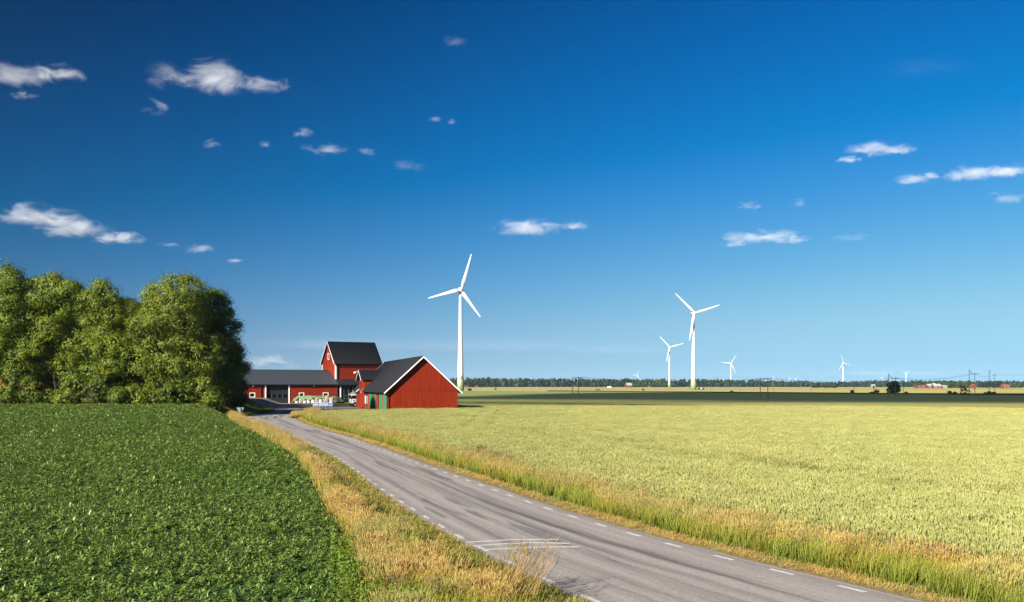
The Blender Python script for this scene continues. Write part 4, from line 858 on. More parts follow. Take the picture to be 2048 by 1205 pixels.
def grove(px, toppx, hw, D, pal, label, seed, dx=0, **kw):
    p = up(px, 808, D); z = tz(p.x, D); tz_ = up(px, toppx, D).z
    return tree('broadleaf_tree', label, p.x, D, z, tz_ - z, hw * D / F, pal, 'tall broadleaf trees of the grove', seed=seed, **kw)
grove(22, 527, 62, 149, G1, 'leftmost tall tree of the grove at the left frame edge', 11, n_clump=760, nl=15)
grove(112, 547, 62, 151, G1, 'tall feathery tree second from the left in the grove', 12, n_clump=760, nl=15)
grove(207, 560, 58, 149, G1, 'narrow tall tree in the middle of the grove', 13, n_clump=720, nl=15)
grove(345, 553, 96, 151, G2, 'largest pale green rounded tree in the right part of the grove', 14, n_clump=1600, nl=24, leaf=.30)
grove(424, 578, 70, 158, G3, 'dark green tree at the right end of the grove overhanging the yard', 15, n_clump=1100, nl=19, low=.07)
grove(160, 575, 60, 163, G3, 'dark tree behind the gap between the second and middle trees', 16, n_clump=620, nl=14)
grove(270, 612, 50, 162, G3, 'shorter dark tree filling the gap left of the largest tree', 17, n_clump=380, nl=9)
grove(55, 552, 70, 166, G3, 'dark tree behind the two leftmost trees', 18, n_clump=620, nl=14)
grove(-80, 530, 80, 152, G1, 'tall tree at the left end of the grove, cut by the frame', 19, n_clump=450)
grove(372, 590, 74, 168, G3, 'dark tree standing behind the largest tree', 20, n_clump=600, nl=14)
grove(470, 690, 26, 166, G3, 'low dark tree beside the left end of the grey roofed hall', 21, n_clump=260, nl=9, low=.1)
for i, (x, y, h_, s_) in enumerate([(-70, 184, 21.5, 8), (-71, 201, 22, 7.5), (-79, 214, 22, 8), (-87, 211, 22.5, 8), (-84, 195, 22, 8), (-94, 188, 23, 9), (-96, 206, 22, 8), (-106, 176, 23, 9)]):
    z = tz(x, y); tree('broadleaf_tree', 'inner tree of the grove, ' + ORD8[i] + ' of those hidden behind its front row', x, y, z, h_, s_, G3, 'inner trees hidden in the grove', n_clump=520, n_leaf=46, leaf=.46, seed=200 + i, nl=12)
def bush(label, px, basepx, w, h, D, pal, seed, z=None, n_clump=90, n_leaf=36, leaf=.30, group='undergrowth bushes along the grove edge', name='bush', clump=.5):
    r = np.random.default_rng(seed); p = up(px, basepx, D); z = tz(p.x, D) if z is None else z
    o = thing(name, label, 'bush', (p.x, D, z), 0, group); lobes = []
    for i in range(4): lobes.append(((r.uniform(-.55, .55) * w / 2, r.uniform(-.3, .3) * w / 2, h * r.uniform(.25, .62)), (w * .30, w * .26, h * r.uniform(.28, .42))))
    tree_crown('foliage', lobes, n_clump, n_leaf, leaf, pal, o, clump=clump, r=r, fill=.3); mb = MB()
    for i in range(4): mb.tube(limb_path((r.uniform(-.2, .2), 0, -.1), lobes[i][0], r, 4, .8), [.07, .05, .03, .015], 5)
    mb.build('stem', BARK, o); return o
bl_ = [(8, 4.5, 4.2, 'leafy bush at the left frame edge under the trees'), (62, 4.2, 4.8, 'tall bush with pale leaf tufts left of the dark trunk gap'), (98, 4.0, 2.8, 'low bright green bush below the second tree'), (124, 3.4, 2.4, 'low rounded bush between two taller bushes at left'), (150, 4.0, 5.5, 'upright bush beside the bare trunk in the grove'),
       (196, 4.6, 5.6, 'broad high bush below the narrow middle tree'), (232, 4.0, 3.4, 'dark low bush right of the broad high bush'), (268, 4.6, 4.0, 'dark bush in the shade left of the forked trunk'), (305, 4.0, 4.6, 'bush with yellow green leaves left of the forked trunk'), (338, 4.2, 3.4, 'low bush under the forked trunk of the largest tree'),
       (372, 4.2, 4.6, 'large leafy bush right of the forked trunk'), (404, 5.0, 5.0, 'rounded bush near the right end of the grove edge'), (430, 3.6, 3.0, 'last low bush at the right end of the grove edge'), (30, 4.4, 3.0, 'dark bush second from the left frame edge'), (250, 4.0, 2.2, 'very low bush at the foot of the gap between the trees')]
for i, (px, w, h, lb) in enumerate(bl_): bush(lb, px, 808, w, h, 145.6 + (i % 3) * .7, (G1, G3, G3, G2)[i % 4], 40 + i, n_clump=int(60 + 9 * w * h / 2))
# the brick house glimpsed through the grove
hb = thing('brick_house', 'orange brick house mostly hidden behind the grove at far left', 'house', (up(48, 720, 178).x, 178, tz(-96, 178)), .05)
box_part('wall', BRICK, hb, -5, 3.2, 0, 8, 0, 9.5); mb = MB(); mb.slab([(-5.5, -.6, 9.3), (3.7, -.6, 9.3), (3.7, 4, 12), (-5.5, 4, 12)], .2); mb.slab([(-5.5, 4, 12), (3.7, 4, 12), (3.7, 8.6, 9.3), (-5.5, 8.6, 9.3)], .2); mb.build('roof', TILE, hb)
for x in (-3.2, 1.4):
    f = box_part('window', WHITE, hb, x - .7, x + .7, -.06, -.002, 5.5, 7.3); box_part('pane', GLASS, f, x - .55, x + .55, -.08, -.061, 5.65, 7.15)

# lone tree and bushes along the railway
DG = [(0.038, 0.060, 0.014), (0.030, 0.048, 0.012), (0.052, 0.074, 0.016)]
p = up(1788.5, 790, 500); tree('railway_tree', 'lone dark broadleaf tree by the railway behind the paired grey poles', p.x, 500, 0, up(1788, 764, 500).z, 3.9, DG, None, n_clump=230, n_leaf=30, leaf=.6, low=.16, nl=9, seed=60, trunk_r=.22, clump=.7)
for i, (px, bp, w, h, D, lb) in enumerate([(1703, 789, 2.9, 2.4, 545, 'round dark bush at the foot of the short pole by the railway'), (1752.5, 791, 4.6, 2.8, 500, 'dark bush below the round railway signal'), (1741, 790.5, 3.4, 1.6, 505, 'low dark bush just left of the signal bush'), (1899.5, 793, 2.4, 2.6, 440, 'left one of two round bushes near the right end of the railway'),
        (1910.5, 793.3, 2.1, 2.2, 436, 'right one of two round bushes near the right end of the railway'), (1932, 794, 4.4, 4.6, 425, 'large ragged bush left of the tallest pole'), (1971, 789.5, 1.7, 1.5, 470, 'small bush left of the pine grove pole'), (1978, 789.3, 2.0, 2.0, 472, 'small bush at the foot of the pine grove pole'), (1988, 789.3, 2.4, 1.7, 470, 'small spiky bush at the foot of the last crossarm pole'),
        (1812, 790.5, 1.5, 1.5, 500, 'tiny bush right of the lone railway tree'), (991, 780.5, 2.6, 3.0, 960, 'small green bush alone in the yellow field right of the tallest turbine'), (1286, 783, 2.6, 2.4, 830, 'small pale bush in the field left of the middle sized turbine'), (1463, 786, 2.6, 1.5, 640, 'low dark bush at the shaded field edge below the wood turbine'), (1195, 782, 4.6, 1.3, 880, 'low wide bush at the field edge right of the nearest pole pair')]):
    bush(lb, px, bp, w, h, D, DG if i not in (10, 11, 13) else G1, 80 + i, z=0.0, n_clump=46, n_leaf=22, leaf=.5, group=None, name='field_bush', clump=.45)

# ------------------------------------------------------------------ far wood and nearer tree groups
def far_trees(items, r, pal):
    """items: x, y, z0, height, width, conifer flag -> V, F, col arrays of leafy clumps, about 60 quads each"""
    Vs, Fs, Cs, b = [], [], [], 0
    for (x, y, z0, h, w, con) in items:
        n = 46; u = r.random(n); d = unit(r.normal(0, 1, (n, 3)))
        if con: zz = .12 + .88 * u; rr = w / 2 * (1.05 - zz) ** .7; P = np.stack([d[:, 0] * rr, d[:, 1] * rr, zz * h], -1); nn = d * [1, 1, .3] + [0, 0, .35]
        else:
            lob = r.integers(0, 4, n); lo = np.array([[-.22, -.1, .42], [.24, .05, .46], [0, -.1, .70], [.02, .1, .3]])[lob]
            P = lo * [w, w, h] + d * np.array([w * .30, w * .30, h * .27]); nn = d + [0, 0, .2]
        c = np.array(pal)[r.integers(0, len(pal))] * r.uniform(.75, 1.25)
        V, Fq, CC = leaf_cloud(P + [x, y, z0], nn + r.normal(0, .3, (n, 3)), w * .38 * r.uniform(.8, 1.4, n), np.repeat((c * r.uniform(.85, 1.15))[None], n, 0), aspect=.9, r=r)
        Vs.append(V); Fs.append(Fq + b); Cs.append(CC); b += len(V)
    return np.concatenate(Vs), np.concatenate(Fs), np.concatenate(Cs)
FARLEAF = leaf_mat('far_leaves', 0.15, rough=.7, spec=.1); WOODPAL = [(0.040, 0.062, 0.020), (0.050, 0.075, 0.020), (0.032, 0.052, 0.022), (0.062, 0.082, 0.022)]
r9 = np.random.default_rng(9); items = []
for row, (D, n) in enumerate(((2460, 330), (2520, 300), (2620, 260), (2760, 240), (3000, 220))):
    for k in range(n):
        px = r9.uniform(380, 2150); hpx = np.interp(px, [380, 940, 1000, 1230, 1400, 1600, 1640, 1760, 1830, 1960, 2150], [10, 13.5, 13, 11.5, 11.5, 8.5, 6, 9, 9, 8, 9])
        h = (5.2 + hpx * D / F) * r9.uniform(.78, 1.06) * (1 if row < 4 else 1.0); items.append(((px - CX) * D / F, D + r9.uniform(-25, 25), 0, h, h * r9.uniform(.55, .95), r9.random() < .35))
V, Fq, CC = far_trees(items, r9, WOODPAL); me = mesh_np('far_wood', V, Fq, FARLEAF); set_col(me, CC); tag(ob('far_wood', me), 'long dark green wood along the horizon', 'wood', None, 'stuff')
ORD = 'first second third fourth fifth sixth seventh eighth ninth tenth eleventh twelfth thirteenth fourteenth'.split()
TRM = MB().tube([(0, 0, 0), (0, 0, 1)], [.035, .02], 5).mesh('trunk', BARK)
def far_tree(px, base, top, D, w, con, pal, label, group, seed):
    r = np.random.default_rng(seed); a, t = up(px, base, D), up(px, top, D); h = t.z
    o = thing('far_pine' if con else 'far_tree', label, 'tree', (a.x, D, 0), 0, group); V, Fq, CC = far_trees([(0, 0, 0, h, w, con)] * 2, r, pal); me = mesh_np('crown', V, Fq, FARLEAF); set_col(me, CC); ob('crown', me, o); c = ob('trunk', TRM, o); c.scale = (h * .5, h * .5, h * .6)
PINEP = [(0.026, 0.040, 0.018), (0.034, 0.046, 0.018)]; MIDP = [(0.070, 0.098, 0.022), (0.058, 0.086, 0.022)]
for i, px in enumerate((938, 945, 952, 958, 964, 969.5, 975.5, 980.5)): far_tree(px, 777.3, 758.5 + (i * 7 % 5) * .9, 1880, 8.5, True, PINEP, ORD[i] + ' pine from the left in the row right of the tallest turbine', 'pines right of the tallest turbine', 300 + i)
for i, px in enumerate((1263, 1270, 1277.5, 1285, 1292, 1300, 1307, 1314, 1322, 1330, 1346, 1351)): far_tree(px, 775.4, 763.2 + (i * 5 % 4) * .8, 2250, 12, False, MIDP, ORD[i] + ' tree from the left in the clump around the middle sized turbine', 'trees around the middle sized turbine', 330 + i)
for i, px in enumerate((1627, 1632, 1638, 1644, 1650, 1655.5, 1661, 1666, 1671.5)): far_tree(px, 775.2, 764.0 + (i * 5 % 3) * 1.0 + (1.5 if i in (0, 6) else 0), 1750, 8.5, False, MIDP[:1] + WOODPAL[:1], ORD[i] + ' tree from the left in the low clump below the right turbine', 'low tree clump on the right', 360 + i)
for i, px in enumerate((1832, 1838, 1844, 1850, 1862, 1880, 1890, 1898, 1905, 1912, 1919, 1925, 1931, 1938)): far_tree(px, 774.5, 761.0 + (i * 7 % 5) * 1.0 + (2.5 if 4 <= i <= 6 else 0), 1640, 10, False, MIDP, ORD[i] + ' tree from the left around the pale roofed farm', 'trees around the pale roofed farm', 390 + i)
for i, px in enumerate((1959, 1965, 1970, 1975.5, 1981, 1986.5, 1992, 1997, 2002)): far_tree(px, 774.3, 762.3 + (i * 3 % 4) * .5, 1560, 6.5, True, PINEP, ORD[i] + ' pine from the left in the dense dark grove at far right', 'dark pine grove at far right', 420 + i)
for i, px in enumerate((2010, 2022, 2030, 2041, 2052)): far_tree(px, 774.6, 765 + (i * 3 % 4) * .7, 1800, 11, False, MIDP, ORD[i] + ' tree from the left near the red tiled farmhouse at the right edge', 'trees by the red tiled farmhouse', 450 + i)

# ------------------------------------------------------------------ fields and crops
def field_mat(name, c1, c2, scale=.12, s2=3.0, bump=.6, bscale=3.0, stretch=(1, 1, 1)):
    return M(name, c1, c2, rough=.95, spec=.1, scale=scale, bump=bump, bscale=bscale, world=True, detail=10, bdist=.15, stretch=stretch)
WHEATF = field_mat('wheat_canopy', (0.40, 0.385, 0.12), (0.33, 0.345, 0.105), scale=.5)
FARY = field_mat('far_yellow_field', (0.62, 0.54, 0.15), (0.55, 0.50, 0.14), scale=.02); FART = field_mat('far_tan_field', (0.50, 0.40, 0.19), (0.47, 0.43, 0.175), scale=.02); FARG = field_mat('far_green_yellow_field', (0.46, 0.48, 0.16), (0.54, 0.50, 0.165), scale=.02)
MIDF = field_mat('greener_field', (0.33, 0.375, 0.115), (0.29, 0.34, 0.10), scale=.05); TANG = field_mat('dry_field_margin', (0.50, 0.40, 0.12), (0.42, 0.37, 0.10), scale=.3); BANK = field_mat('railway_bank_soil', (0.085, 0.055, 0.035), (0.11, 0.075, 0.04), scale=.3)
yw = np.arange(18, 146, 2.0)
def wheat_edge(y): return XR(y) + np.interp(y, [18, 26, 40, 80, 130, 150], [4.3, 4.0, 3.2, 2.8, 2.8, 3.0])
wpoly = [(float(wheat_edge(y)), y) for y in yw] + [(-32.2, 152), (-31.6, 157), (-28, 159.6), (-22.6, 160.4), (-21.3, 166.6), (-9.6, 170.2), (-9.0, 171.5), (-21.0, 216), (-22, 255.3), (-16, 251), (97, 170), (300, 24), (300, 18)]
def wavy(x, y): return .10 * np.sin(x * .9 + 2 * np.sin(y * .13)) * np.sin(y * .7 + x * .21) + .05 * np.sin(x * .11 + y * .07)
tl = [at(px, py, .8) for px, py in ((930, 852), (1250, 895), (1500, 932), (1850, 972), (2300, 1020))]; TLY = np.array([p.y for p in tl][::-1]); TLX = np.array([p.x for p in tl][::-1])
drape('wheat_field', wpoly, WHEATF, 1.2, .60, zfun=lambda x, y: wavy(x, y) - .20 * (1 - sst(85, 125, y)) - .36 * np.exp(-((x - np.interp(y, TLY, TLX) - 1.3) / 2.6) ** 4) * (y > 30) * (1 - sst(70, 100, y)), jit=.03)
def quad_sheet(name, pts, z, mat, kind='structure', n=24):
    (a, b, c, d) = [np.array(p, float) for p in pts]; t = np.linspace(0, 1, n)[:, None]; lo = a + (b - a) * t; hi = d + (c - d) * t
    V = np.concatenate([np.c_[lo, np.full(n, z)], np.c_[hi, np.full(n, z)]]); i = np.arange(n - 1); return tag(ob(name, mesh_np(name, V, np.stack([i, i + 1, i + 1 + n, i + n], -1), mat)), kind=kind)
quad_sheet('field_margin', [(-90, 287.5), (330, 84), (340, 106), (-90, 296)], .66, TANG) if False else None
quad_sheet('field_margin', [(-24, 250), (97, 164.6), (123, 218), (-24, 257.5)], .721, TANG)
quad_sheet('field_margin', [(97, 164.6), (300, 18.6), (400, 60.0), (123, 218)], .722, TANG)
quad_sheet('mid_field', [(-17.7, 292.5), (127, 249.5), (900, 90.0), (-17.7, 560)], .55, WHEATF) if False else None
BK = [(28, 690), (95, 600), (231, 410), (520, 10)]                # railway line
quad_sheet('mid_field', [(-28, 258.8), (123, 218.4), (228, 408), (-28, 750)], .66, MIDF, n=40)
quad_sheet('mid_field', [(123, 218.4), (400, 60.4), (620, -130), (228, 408)], .665, MIDF, n=20)
quad_sheet('mid_field', [(-900, 500), (-28.2, 310), (-28.2, 750), (-900, 1500)], .658, MIDF, n=20)
mb = MB()
for (x0, y0), (x1, y1) in zip([(-260, 1010), (28, 690), (95, 600), (231, 410)], [(28, 690), (95, 600), (231, 410), (620, -130)]):
    d = Vector((x1 - x0, y1 - y0, 0)).normalized(); n = Vector((-d.y, d.x, 0)) * (-1 if d.x > 0 else 1); n = Vector((d.y, -d.x, 0)); n = -n if n.y < 0 else n
    hb_ = 1.25 if x0 > 0 else .5; a, b = Vector((x0, y0, 0)), Vector((x1, y1, 0))
    mb.hexa([a - n * 5, b - n * 5, b + n * 8, a + n * 8, a + Vector((0, 0, hb_)), b + Vector((0, 0, hb_)), b + n * 4 + Vector((0, 0, hb_)), a + n * 4 + Vector((0, 0, hb_))])
tag(mb.build('railway_bank', BANK), kind='structure')
quad_sheet('far_field', [(-1500, 830), (2300, 200), (2300, 1040), (-1500, 1040)], .25, FARY, n=60)
quad_sheet('far_field', [(-1500, 1040.2), (2300, 1040.2), (2300, 1480), (-1500, 1300)], .26, FART, n=60)
quad_sheet('far_field', [(-1500, 1300.2), (2300, 1480.2), (3000, 2470), (-1900, 2470)], .27, FARG, n=60)
quad_sheet('field_track', [(-60, 905), (330, 850), (330, 868), (-60, 925)], .29, FART, n=20)

# ---- scatter
def protos_of(nm, meshes):
    out = []
    for me in meshes: out.append(bpy.data.objects.new(nm, me))
    return out
def scatter(name, pts, rot, scl, idx, meshes, label=None):
    me = bpy.data.meshes.new(name); me.vertices.add(len(pts)); me.vertices.foreach_set('co', np.asarray(pts, np.float32).ravel())
    for nm, typ, key, arr in (('rot', 'FLOAT_VECTOR', 'vector', rot), ('scl', 'FLOAT_VECTOR', 'vector', scl), ('idx', 'INT', 'value', idx)):
        a = me.attributes.new(nm, typ, 'POINT'); a.data.foreach_set(key, np.asarray(arr, np.int32 if typ == 'INT' else np.float32).ravel())
    o = ob(name, me); ng = bpy.data.node_groups.new(name, 'GeometryNodeTree')
    ng.interface.new_socket('Geometry', in_out='INPUT', socket_type='NodeSocketGeometry'); ng.interface.new_socket('Geometry', in_out='OUTPUT', socket_type='NodeSocketGeometry')
    gi, go_ = ng.nodes.new('NodeGroupInput'), ng.nodes.new('NodeGroupOutput'); jn = ng.nodes.new('GeometryNodeJoinGeometry')
    for p_ in reversed(protos_of(name + '_piece', meshes)):
        oi = ng.nodes.new('GeometryNodeObjectInfo'); oi.inputs['Object'].default_value = p_; oi.inputs['As Instance'].default_value = False
        g2 = ng.nodes.new('GeometryNodeGeometryToInstance'); ng.links.new(oi.outputs['Geometry'], g2.inputs[0]); ng.links.new(g2.outputs[0], jn.inputs[0])
    ip = ng.nodes.new('GeometryNodeInstanceOnPoints'); ip.inputs['Pick Instance'].default_value = True
    ng.links.new(gi.outputs[0], ip.inputs['Points']); ng.links.new(jn.outputs[0], ip.inputs['Instance'])
    for nm, dt, sock in (('idx', 'INT', 'Instance Index'), ('rot', 'FLOAT_VECTOR', 'Rotation'), ('scl', 'FLOAT_VECTOR', 'Scale')):
        na = ng.nodes.new('GeometryNodeInputNamedAttribute'); na.data_type = dt; na.inputs['Name'].default_value = nm
        s = [q for q in na.outputs if q.enabled and q.name == 'Attribute'][0]
        ng.links.new(s, ip.inputs[sock])
    ng.links.new(ip.outputs[0], go_.inputs[0]); o.modifiers.new('scatter', 'NODES').node_group = ng
    return tag(o, label, None, None, 'stuff')
def blades(n, h0, h1, spread, lean, width, c0, c1, head=None, r=rng, curve=.35, wind=.25):
    """a tuft: n bent blades; head = (length, width, colour) puts a spindle seed head on each"""
    Vs, Fs, Cs, b = [], [], [], 0
    for k in range(n):
        h = r.uniform(h0, h1); a = r.uniform(0, 6.283); q = spread * math.sqrt(r.random()); bx, by = q * math.cos(a), q * math.sin(a)
        dx, dy = r.normal(0, lean) + wind * h * .5, r.normal(0, lean); wv_ = width * r.uniform(.7, 1.3); pa = r.uniform(0, 6.283); px_, py_ = math.cos(pa) * wv_ / 2, math.sin(pa) * wv_ / 2
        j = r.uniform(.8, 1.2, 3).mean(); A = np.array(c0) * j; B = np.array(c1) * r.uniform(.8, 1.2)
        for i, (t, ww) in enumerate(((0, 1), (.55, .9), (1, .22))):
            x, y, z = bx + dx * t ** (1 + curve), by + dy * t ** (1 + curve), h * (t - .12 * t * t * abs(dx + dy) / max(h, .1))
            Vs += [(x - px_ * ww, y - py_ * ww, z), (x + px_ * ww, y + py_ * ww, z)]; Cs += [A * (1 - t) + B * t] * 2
        Fs += [(b, b + 1, b + 3, b + 2), (b + 2, b + 3, b + 5, b + 4)]; b += 6
        if head:
            hl, hw, hc = head; d = np.array([dx * .9, dy * .9, h]); d /= np.linalg.norm(d); T = np.array([x, y, z]); hc = np.array(hc) * r.uniform(.8, 1.2); hl *= r.uniform(.75, 1.25)
            for sd in (np.array([hw / 2, 0, 0]), np.array([0, hw / 2, 0])):
                Vs += [tuple(T - d * hl * .25), tuple(T + d * hl * .25 + sd), tuple(T + d * hl * .75), tuple(T + d * hl * .25 - sd)]; Cs += [hc] * 4; Fs.append((b, b + 1, b + 2, b + 3)); b += 4
    return np.array(Vs), np.array(Fs), np.array(Cs)
def tuft_mesh(nm, mat, *a, **k):
    V, Fq, C = blades(*a, **k); me = mesh_np(nm, V, Fq, mat); set_col(me, C); return me
GRASSM = leaf_mat('verge_grass_blades', .30, rough=.6, spec=.15, vary=(.35, (1.12, 1.0, .85), (.85, 1.0, .8))); WHEATM = leaf_mat('wheat_stems', .22, rough=.6, spec=.2, vary=(.10, (1.06, 1.04, 1.0), (.92, .98, .88))); CROPM = leaf_mat('crop_leaves', .22, rough=.38, spec=.45, vary=(.10, (.92, .98, .9), (1.1, 1.05, 1.0)))
def view_ok(X, Y, m=6.0): return (np.abs(X) < .575 * Y + m) & (Y > 17.5)
def spray(x0, x1, y0, y1, dens): n = int((x1 - x0) * (y1 - y0) * dens); return rng.uniform(x0, x1, n), rng.uniform(y0, y1, n)
def bands(fn, x0, x1, steps, mask):                      # uneven density: list of (y0, y1, density, scale)
    XX, YY, SS = [], [], []
    for y0, y1, d, s in steps:
        X, Y = spray(x0(y0, y1), x1(y0, y1), y0, y1, d); k = view_ok(X, Y) & mask(X, Y); XX.append(X[k]); YY.append(Y[k]); SS.append(np.full(k.sum(), s))
    return np.concatenate(XX), np.concatenate(YY), np.concatenate(SS)
def put(name, X, Y, S_, meshes, dz=0.0, tilt=.08, label=None, weights=None, zs=None, comb=None):
    n = len(X); P = np.stack([X, Y, terrain(X, Y) + dz], -1); rot = np.stack([rng.normal(0, tilt, n), rng.normal(0, tilt, n), rng.uniform(0, 6.283, n) if comb is None else rng.normal(0, comb, n)], -1)
    s = S_ * rng.uniform(.82, 1.2, n); sc = np.stack([s, s, s * (1 if zs is None else zs)], -1)
    return scatter(name, P, rot, sc, rng.choice(len(meshes), n, p=weights), meshes, label)
def fullx(y0, y1): return -.6 * y1 - 8
def fullx2(y0, y1): return .6 * y1 + 8
# left crop: leafy green plants
def crop_plant(seed, n=26, L0=.10, L1=.20):
    r = np.random.default_rng(seed); Vs, Fs, Cs, b = [], [], [], 0
    for k in range(n):
        a = k * 2.4 + r.uniform(-.3, .3); e = r.uniform(.25, 1.25); Ln = r.uniform(L0, L1); wd = Ln * r.uniform(.24, .34); z0 = r.uniform(.05, .34); ca, sa = math.cos(a), math.sin(a); q0 = r.uniform(.0, .06)
        col = np.array((.140, .225, .036)) * r.uniform(.65, 1.35) + np.array((.11, .11, .03)) * r.random()
        for i, (t, w) in enumerate(((0, .25), (.4, 1.0), (.75, .75), (1.0, .08))):
            ee = e - t * r.uniform(.7, 1.2); R_ = q0 + Ln * (math.cos(e) * t + .25 * t * t * (1 - math.cos(e))); Z = z0 + Ln * (math.sin(e) * t - .42 * t * t)
            for sgn_, up_ in ((-1, .18), (0, 0), (1, .18)): Vs.append((ca * R_ - sa * wd / 2 * w * sgn_, sa * R_ + ca * wd / 2 * w * sgn_, Z + wd * w * up_)); Cs.append(col * (1.0 if sgn_ else 1.25))
        for i in range(3):
            for j in range(2): Fs.append((b + i * 3 + j, b + i * 3 + j + 1, b + i * 3 + j + 4, b + i * 3 + j + 3))
        b += 12
    me = mesh_np('crop_plant', np.array(Vs), np.array(Fs), CROPM); set_col(me, np.array(Cs)); return me
fb = [at_t(px, py, .30) for px, py in ((742, 1215), (712, 1150), (690, 1090), (665, 1055), (632, 1020), (602, 955), (577, 915), (542, 888), (502, 868), (472, 853), (452, 839), (446, 828))]
FBY = np.array([p.y for p in fb]); FBX = np.array([p.x for p in fb]) + np.interp(np.array([p.y for p in fb]), [22, 34], [-.15, .45])
def FB(y): return np.interp(y, FBY, FBX) + np.where(y < FBY[0], (FBY[0] - y) * .2, 0)
cropmask = lambda X, Y: (X < FB(Y) + .25 * np.sin(Y * 1.7) * np.sin(Y * .37)) & (Y < 142.5 - .02 * (X + 60))
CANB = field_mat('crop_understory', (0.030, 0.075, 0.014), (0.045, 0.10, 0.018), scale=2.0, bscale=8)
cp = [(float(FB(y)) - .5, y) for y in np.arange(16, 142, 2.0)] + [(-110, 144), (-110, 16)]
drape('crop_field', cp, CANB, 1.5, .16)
X, Y, S_ = bands(None, fullx, lambda a, b: 12, [(17.5, 45, 20, .82), (45, 80, 12, 1.0), (80, 115, 7.5, 1.25), (115, 144, 6, 1.4)], cropmask)
put('green_crop', X, Y, S_, [crop_plant(s) for s in range(6)] + [crop_plant(9, 20, .16, .27)], .0, .16, 'dense leafy green crop covering the field on the left')
# wheat
def wheat_tuft(seed, n=20, spread=.40):
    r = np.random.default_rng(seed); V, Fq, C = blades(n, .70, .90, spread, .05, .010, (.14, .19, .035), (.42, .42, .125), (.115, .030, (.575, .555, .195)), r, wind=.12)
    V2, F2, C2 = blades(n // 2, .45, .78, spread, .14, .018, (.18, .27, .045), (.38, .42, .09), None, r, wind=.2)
    me = mesh_np('wheat_tuft', np.concatenate([V, V2]), np.concatenate([Fq, F2 + len(V)]), WHEATM); set_col(me, np.concatenate([C, C2])); return me
def wheatmask(X, Y):
    k = inpoly(wpoly, X, Y); c = np.interp(Y, TLY, TLX)
    for off, wd in ((0, .62), (2.6, .68)):
        gap = (np.abs(X - c - off) < (wd + .9 * np.exp(-((Y - 49 + off) / 2.6) ** 2)) * (1.0 + .5 * np.sin(Y * .35 + off)))
        k &= ~(gap & (rng.random(len(X)) < .96))
    return k
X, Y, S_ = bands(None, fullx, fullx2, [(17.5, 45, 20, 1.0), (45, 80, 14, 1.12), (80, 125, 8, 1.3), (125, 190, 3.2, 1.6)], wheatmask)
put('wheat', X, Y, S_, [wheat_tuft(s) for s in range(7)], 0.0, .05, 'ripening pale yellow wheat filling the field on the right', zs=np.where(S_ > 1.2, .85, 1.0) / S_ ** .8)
# verge grass
def dl(X, Y): return XL(Y) - X
def dr(X, Y): return X - XR(Y)
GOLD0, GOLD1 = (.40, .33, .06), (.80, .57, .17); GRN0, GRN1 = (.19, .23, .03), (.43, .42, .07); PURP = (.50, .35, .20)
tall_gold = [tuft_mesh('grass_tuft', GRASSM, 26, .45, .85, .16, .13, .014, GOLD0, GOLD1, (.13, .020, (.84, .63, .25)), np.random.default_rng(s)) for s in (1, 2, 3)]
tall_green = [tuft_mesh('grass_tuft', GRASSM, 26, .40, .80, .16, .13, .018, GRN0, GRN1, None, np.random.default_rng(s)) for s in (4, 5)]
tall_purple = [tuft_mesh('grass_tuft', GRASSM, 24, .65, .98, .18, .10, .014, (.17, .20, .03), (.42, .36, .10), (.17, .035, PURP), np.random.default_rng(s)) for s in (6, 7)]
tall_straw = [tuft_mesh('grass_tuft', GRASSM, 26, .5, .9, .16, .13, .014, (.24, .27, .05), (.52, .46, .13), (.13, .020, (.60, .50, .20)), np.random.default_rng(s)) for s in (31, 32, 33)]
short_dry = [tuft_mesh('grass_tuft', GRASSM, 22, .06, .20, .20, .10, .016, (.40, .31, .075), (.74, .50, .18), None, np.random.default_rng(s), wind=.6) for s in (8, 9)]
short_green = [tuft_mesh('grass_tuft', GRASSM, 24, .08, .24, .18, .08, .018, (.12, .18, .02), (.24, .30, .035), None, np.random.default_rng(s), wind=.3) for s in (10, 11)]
NZ = rng.uniform(0, 6.28, 8)
def pat(X, Y, f): return (np.sin(X * f + NZ[0] + 1.7 * np.sin(Y * f * .6 + NZ[1])) * np.sin(Y * f * .8 + NZ[2] + 1.3 * np.sin(X * f * .7)) + .5 * np.sin(X * f * 2.3 + NZ[3]) * np.sin(Y * f * 1.9 + NZ[4]))
def grass(name, mask, steps, meshes, label, x0=fullx, x1=fullx2, tilt=.1, dz=0.0, zs=None, comb=.5):
    X, Y, S_ = bands(None, x0, x1, steps, mask); put(name, X, Y, S_, meshes, dz, tilt, label, None, zs, comb)
ST = [(17.5, 40, 34, .95), (40, 70, 22, 1.1), (70, 110, 14, 1.3), (110, 172, 9, 1.5)]
lv = lambda X, Y: (dl(X, Y) > .1) & (X > FB(Y) + .2) & ((X > -57) | (Y < 140)) & (Y < 168 - .0 * X) & ((Y < 146) | (dl(X, Y) < 5.5))
nearL = lambda a, b: float(min(XL(a), XL(b))) - 16; nearL2 = lambda a, b: float(max(XL(a), XL(b))) + .5
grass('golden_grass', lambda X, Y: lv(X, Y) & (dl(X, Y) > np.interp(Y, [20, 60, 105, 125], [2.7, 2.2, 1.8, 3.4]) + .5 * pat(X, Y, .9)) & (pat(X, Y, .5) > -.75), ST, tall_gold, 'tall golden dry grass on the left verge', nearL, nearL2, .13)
grass('green_grass', lambda X, Y: lv(X, Y) & (dl(X, Y) > 2.2) & (pat(X, Y, .5) < -.15), [(a, b, d * .45, s) for a, b, d, s in ST], tall_green, 'green grass patches on the left verge', nearL, nearL2)
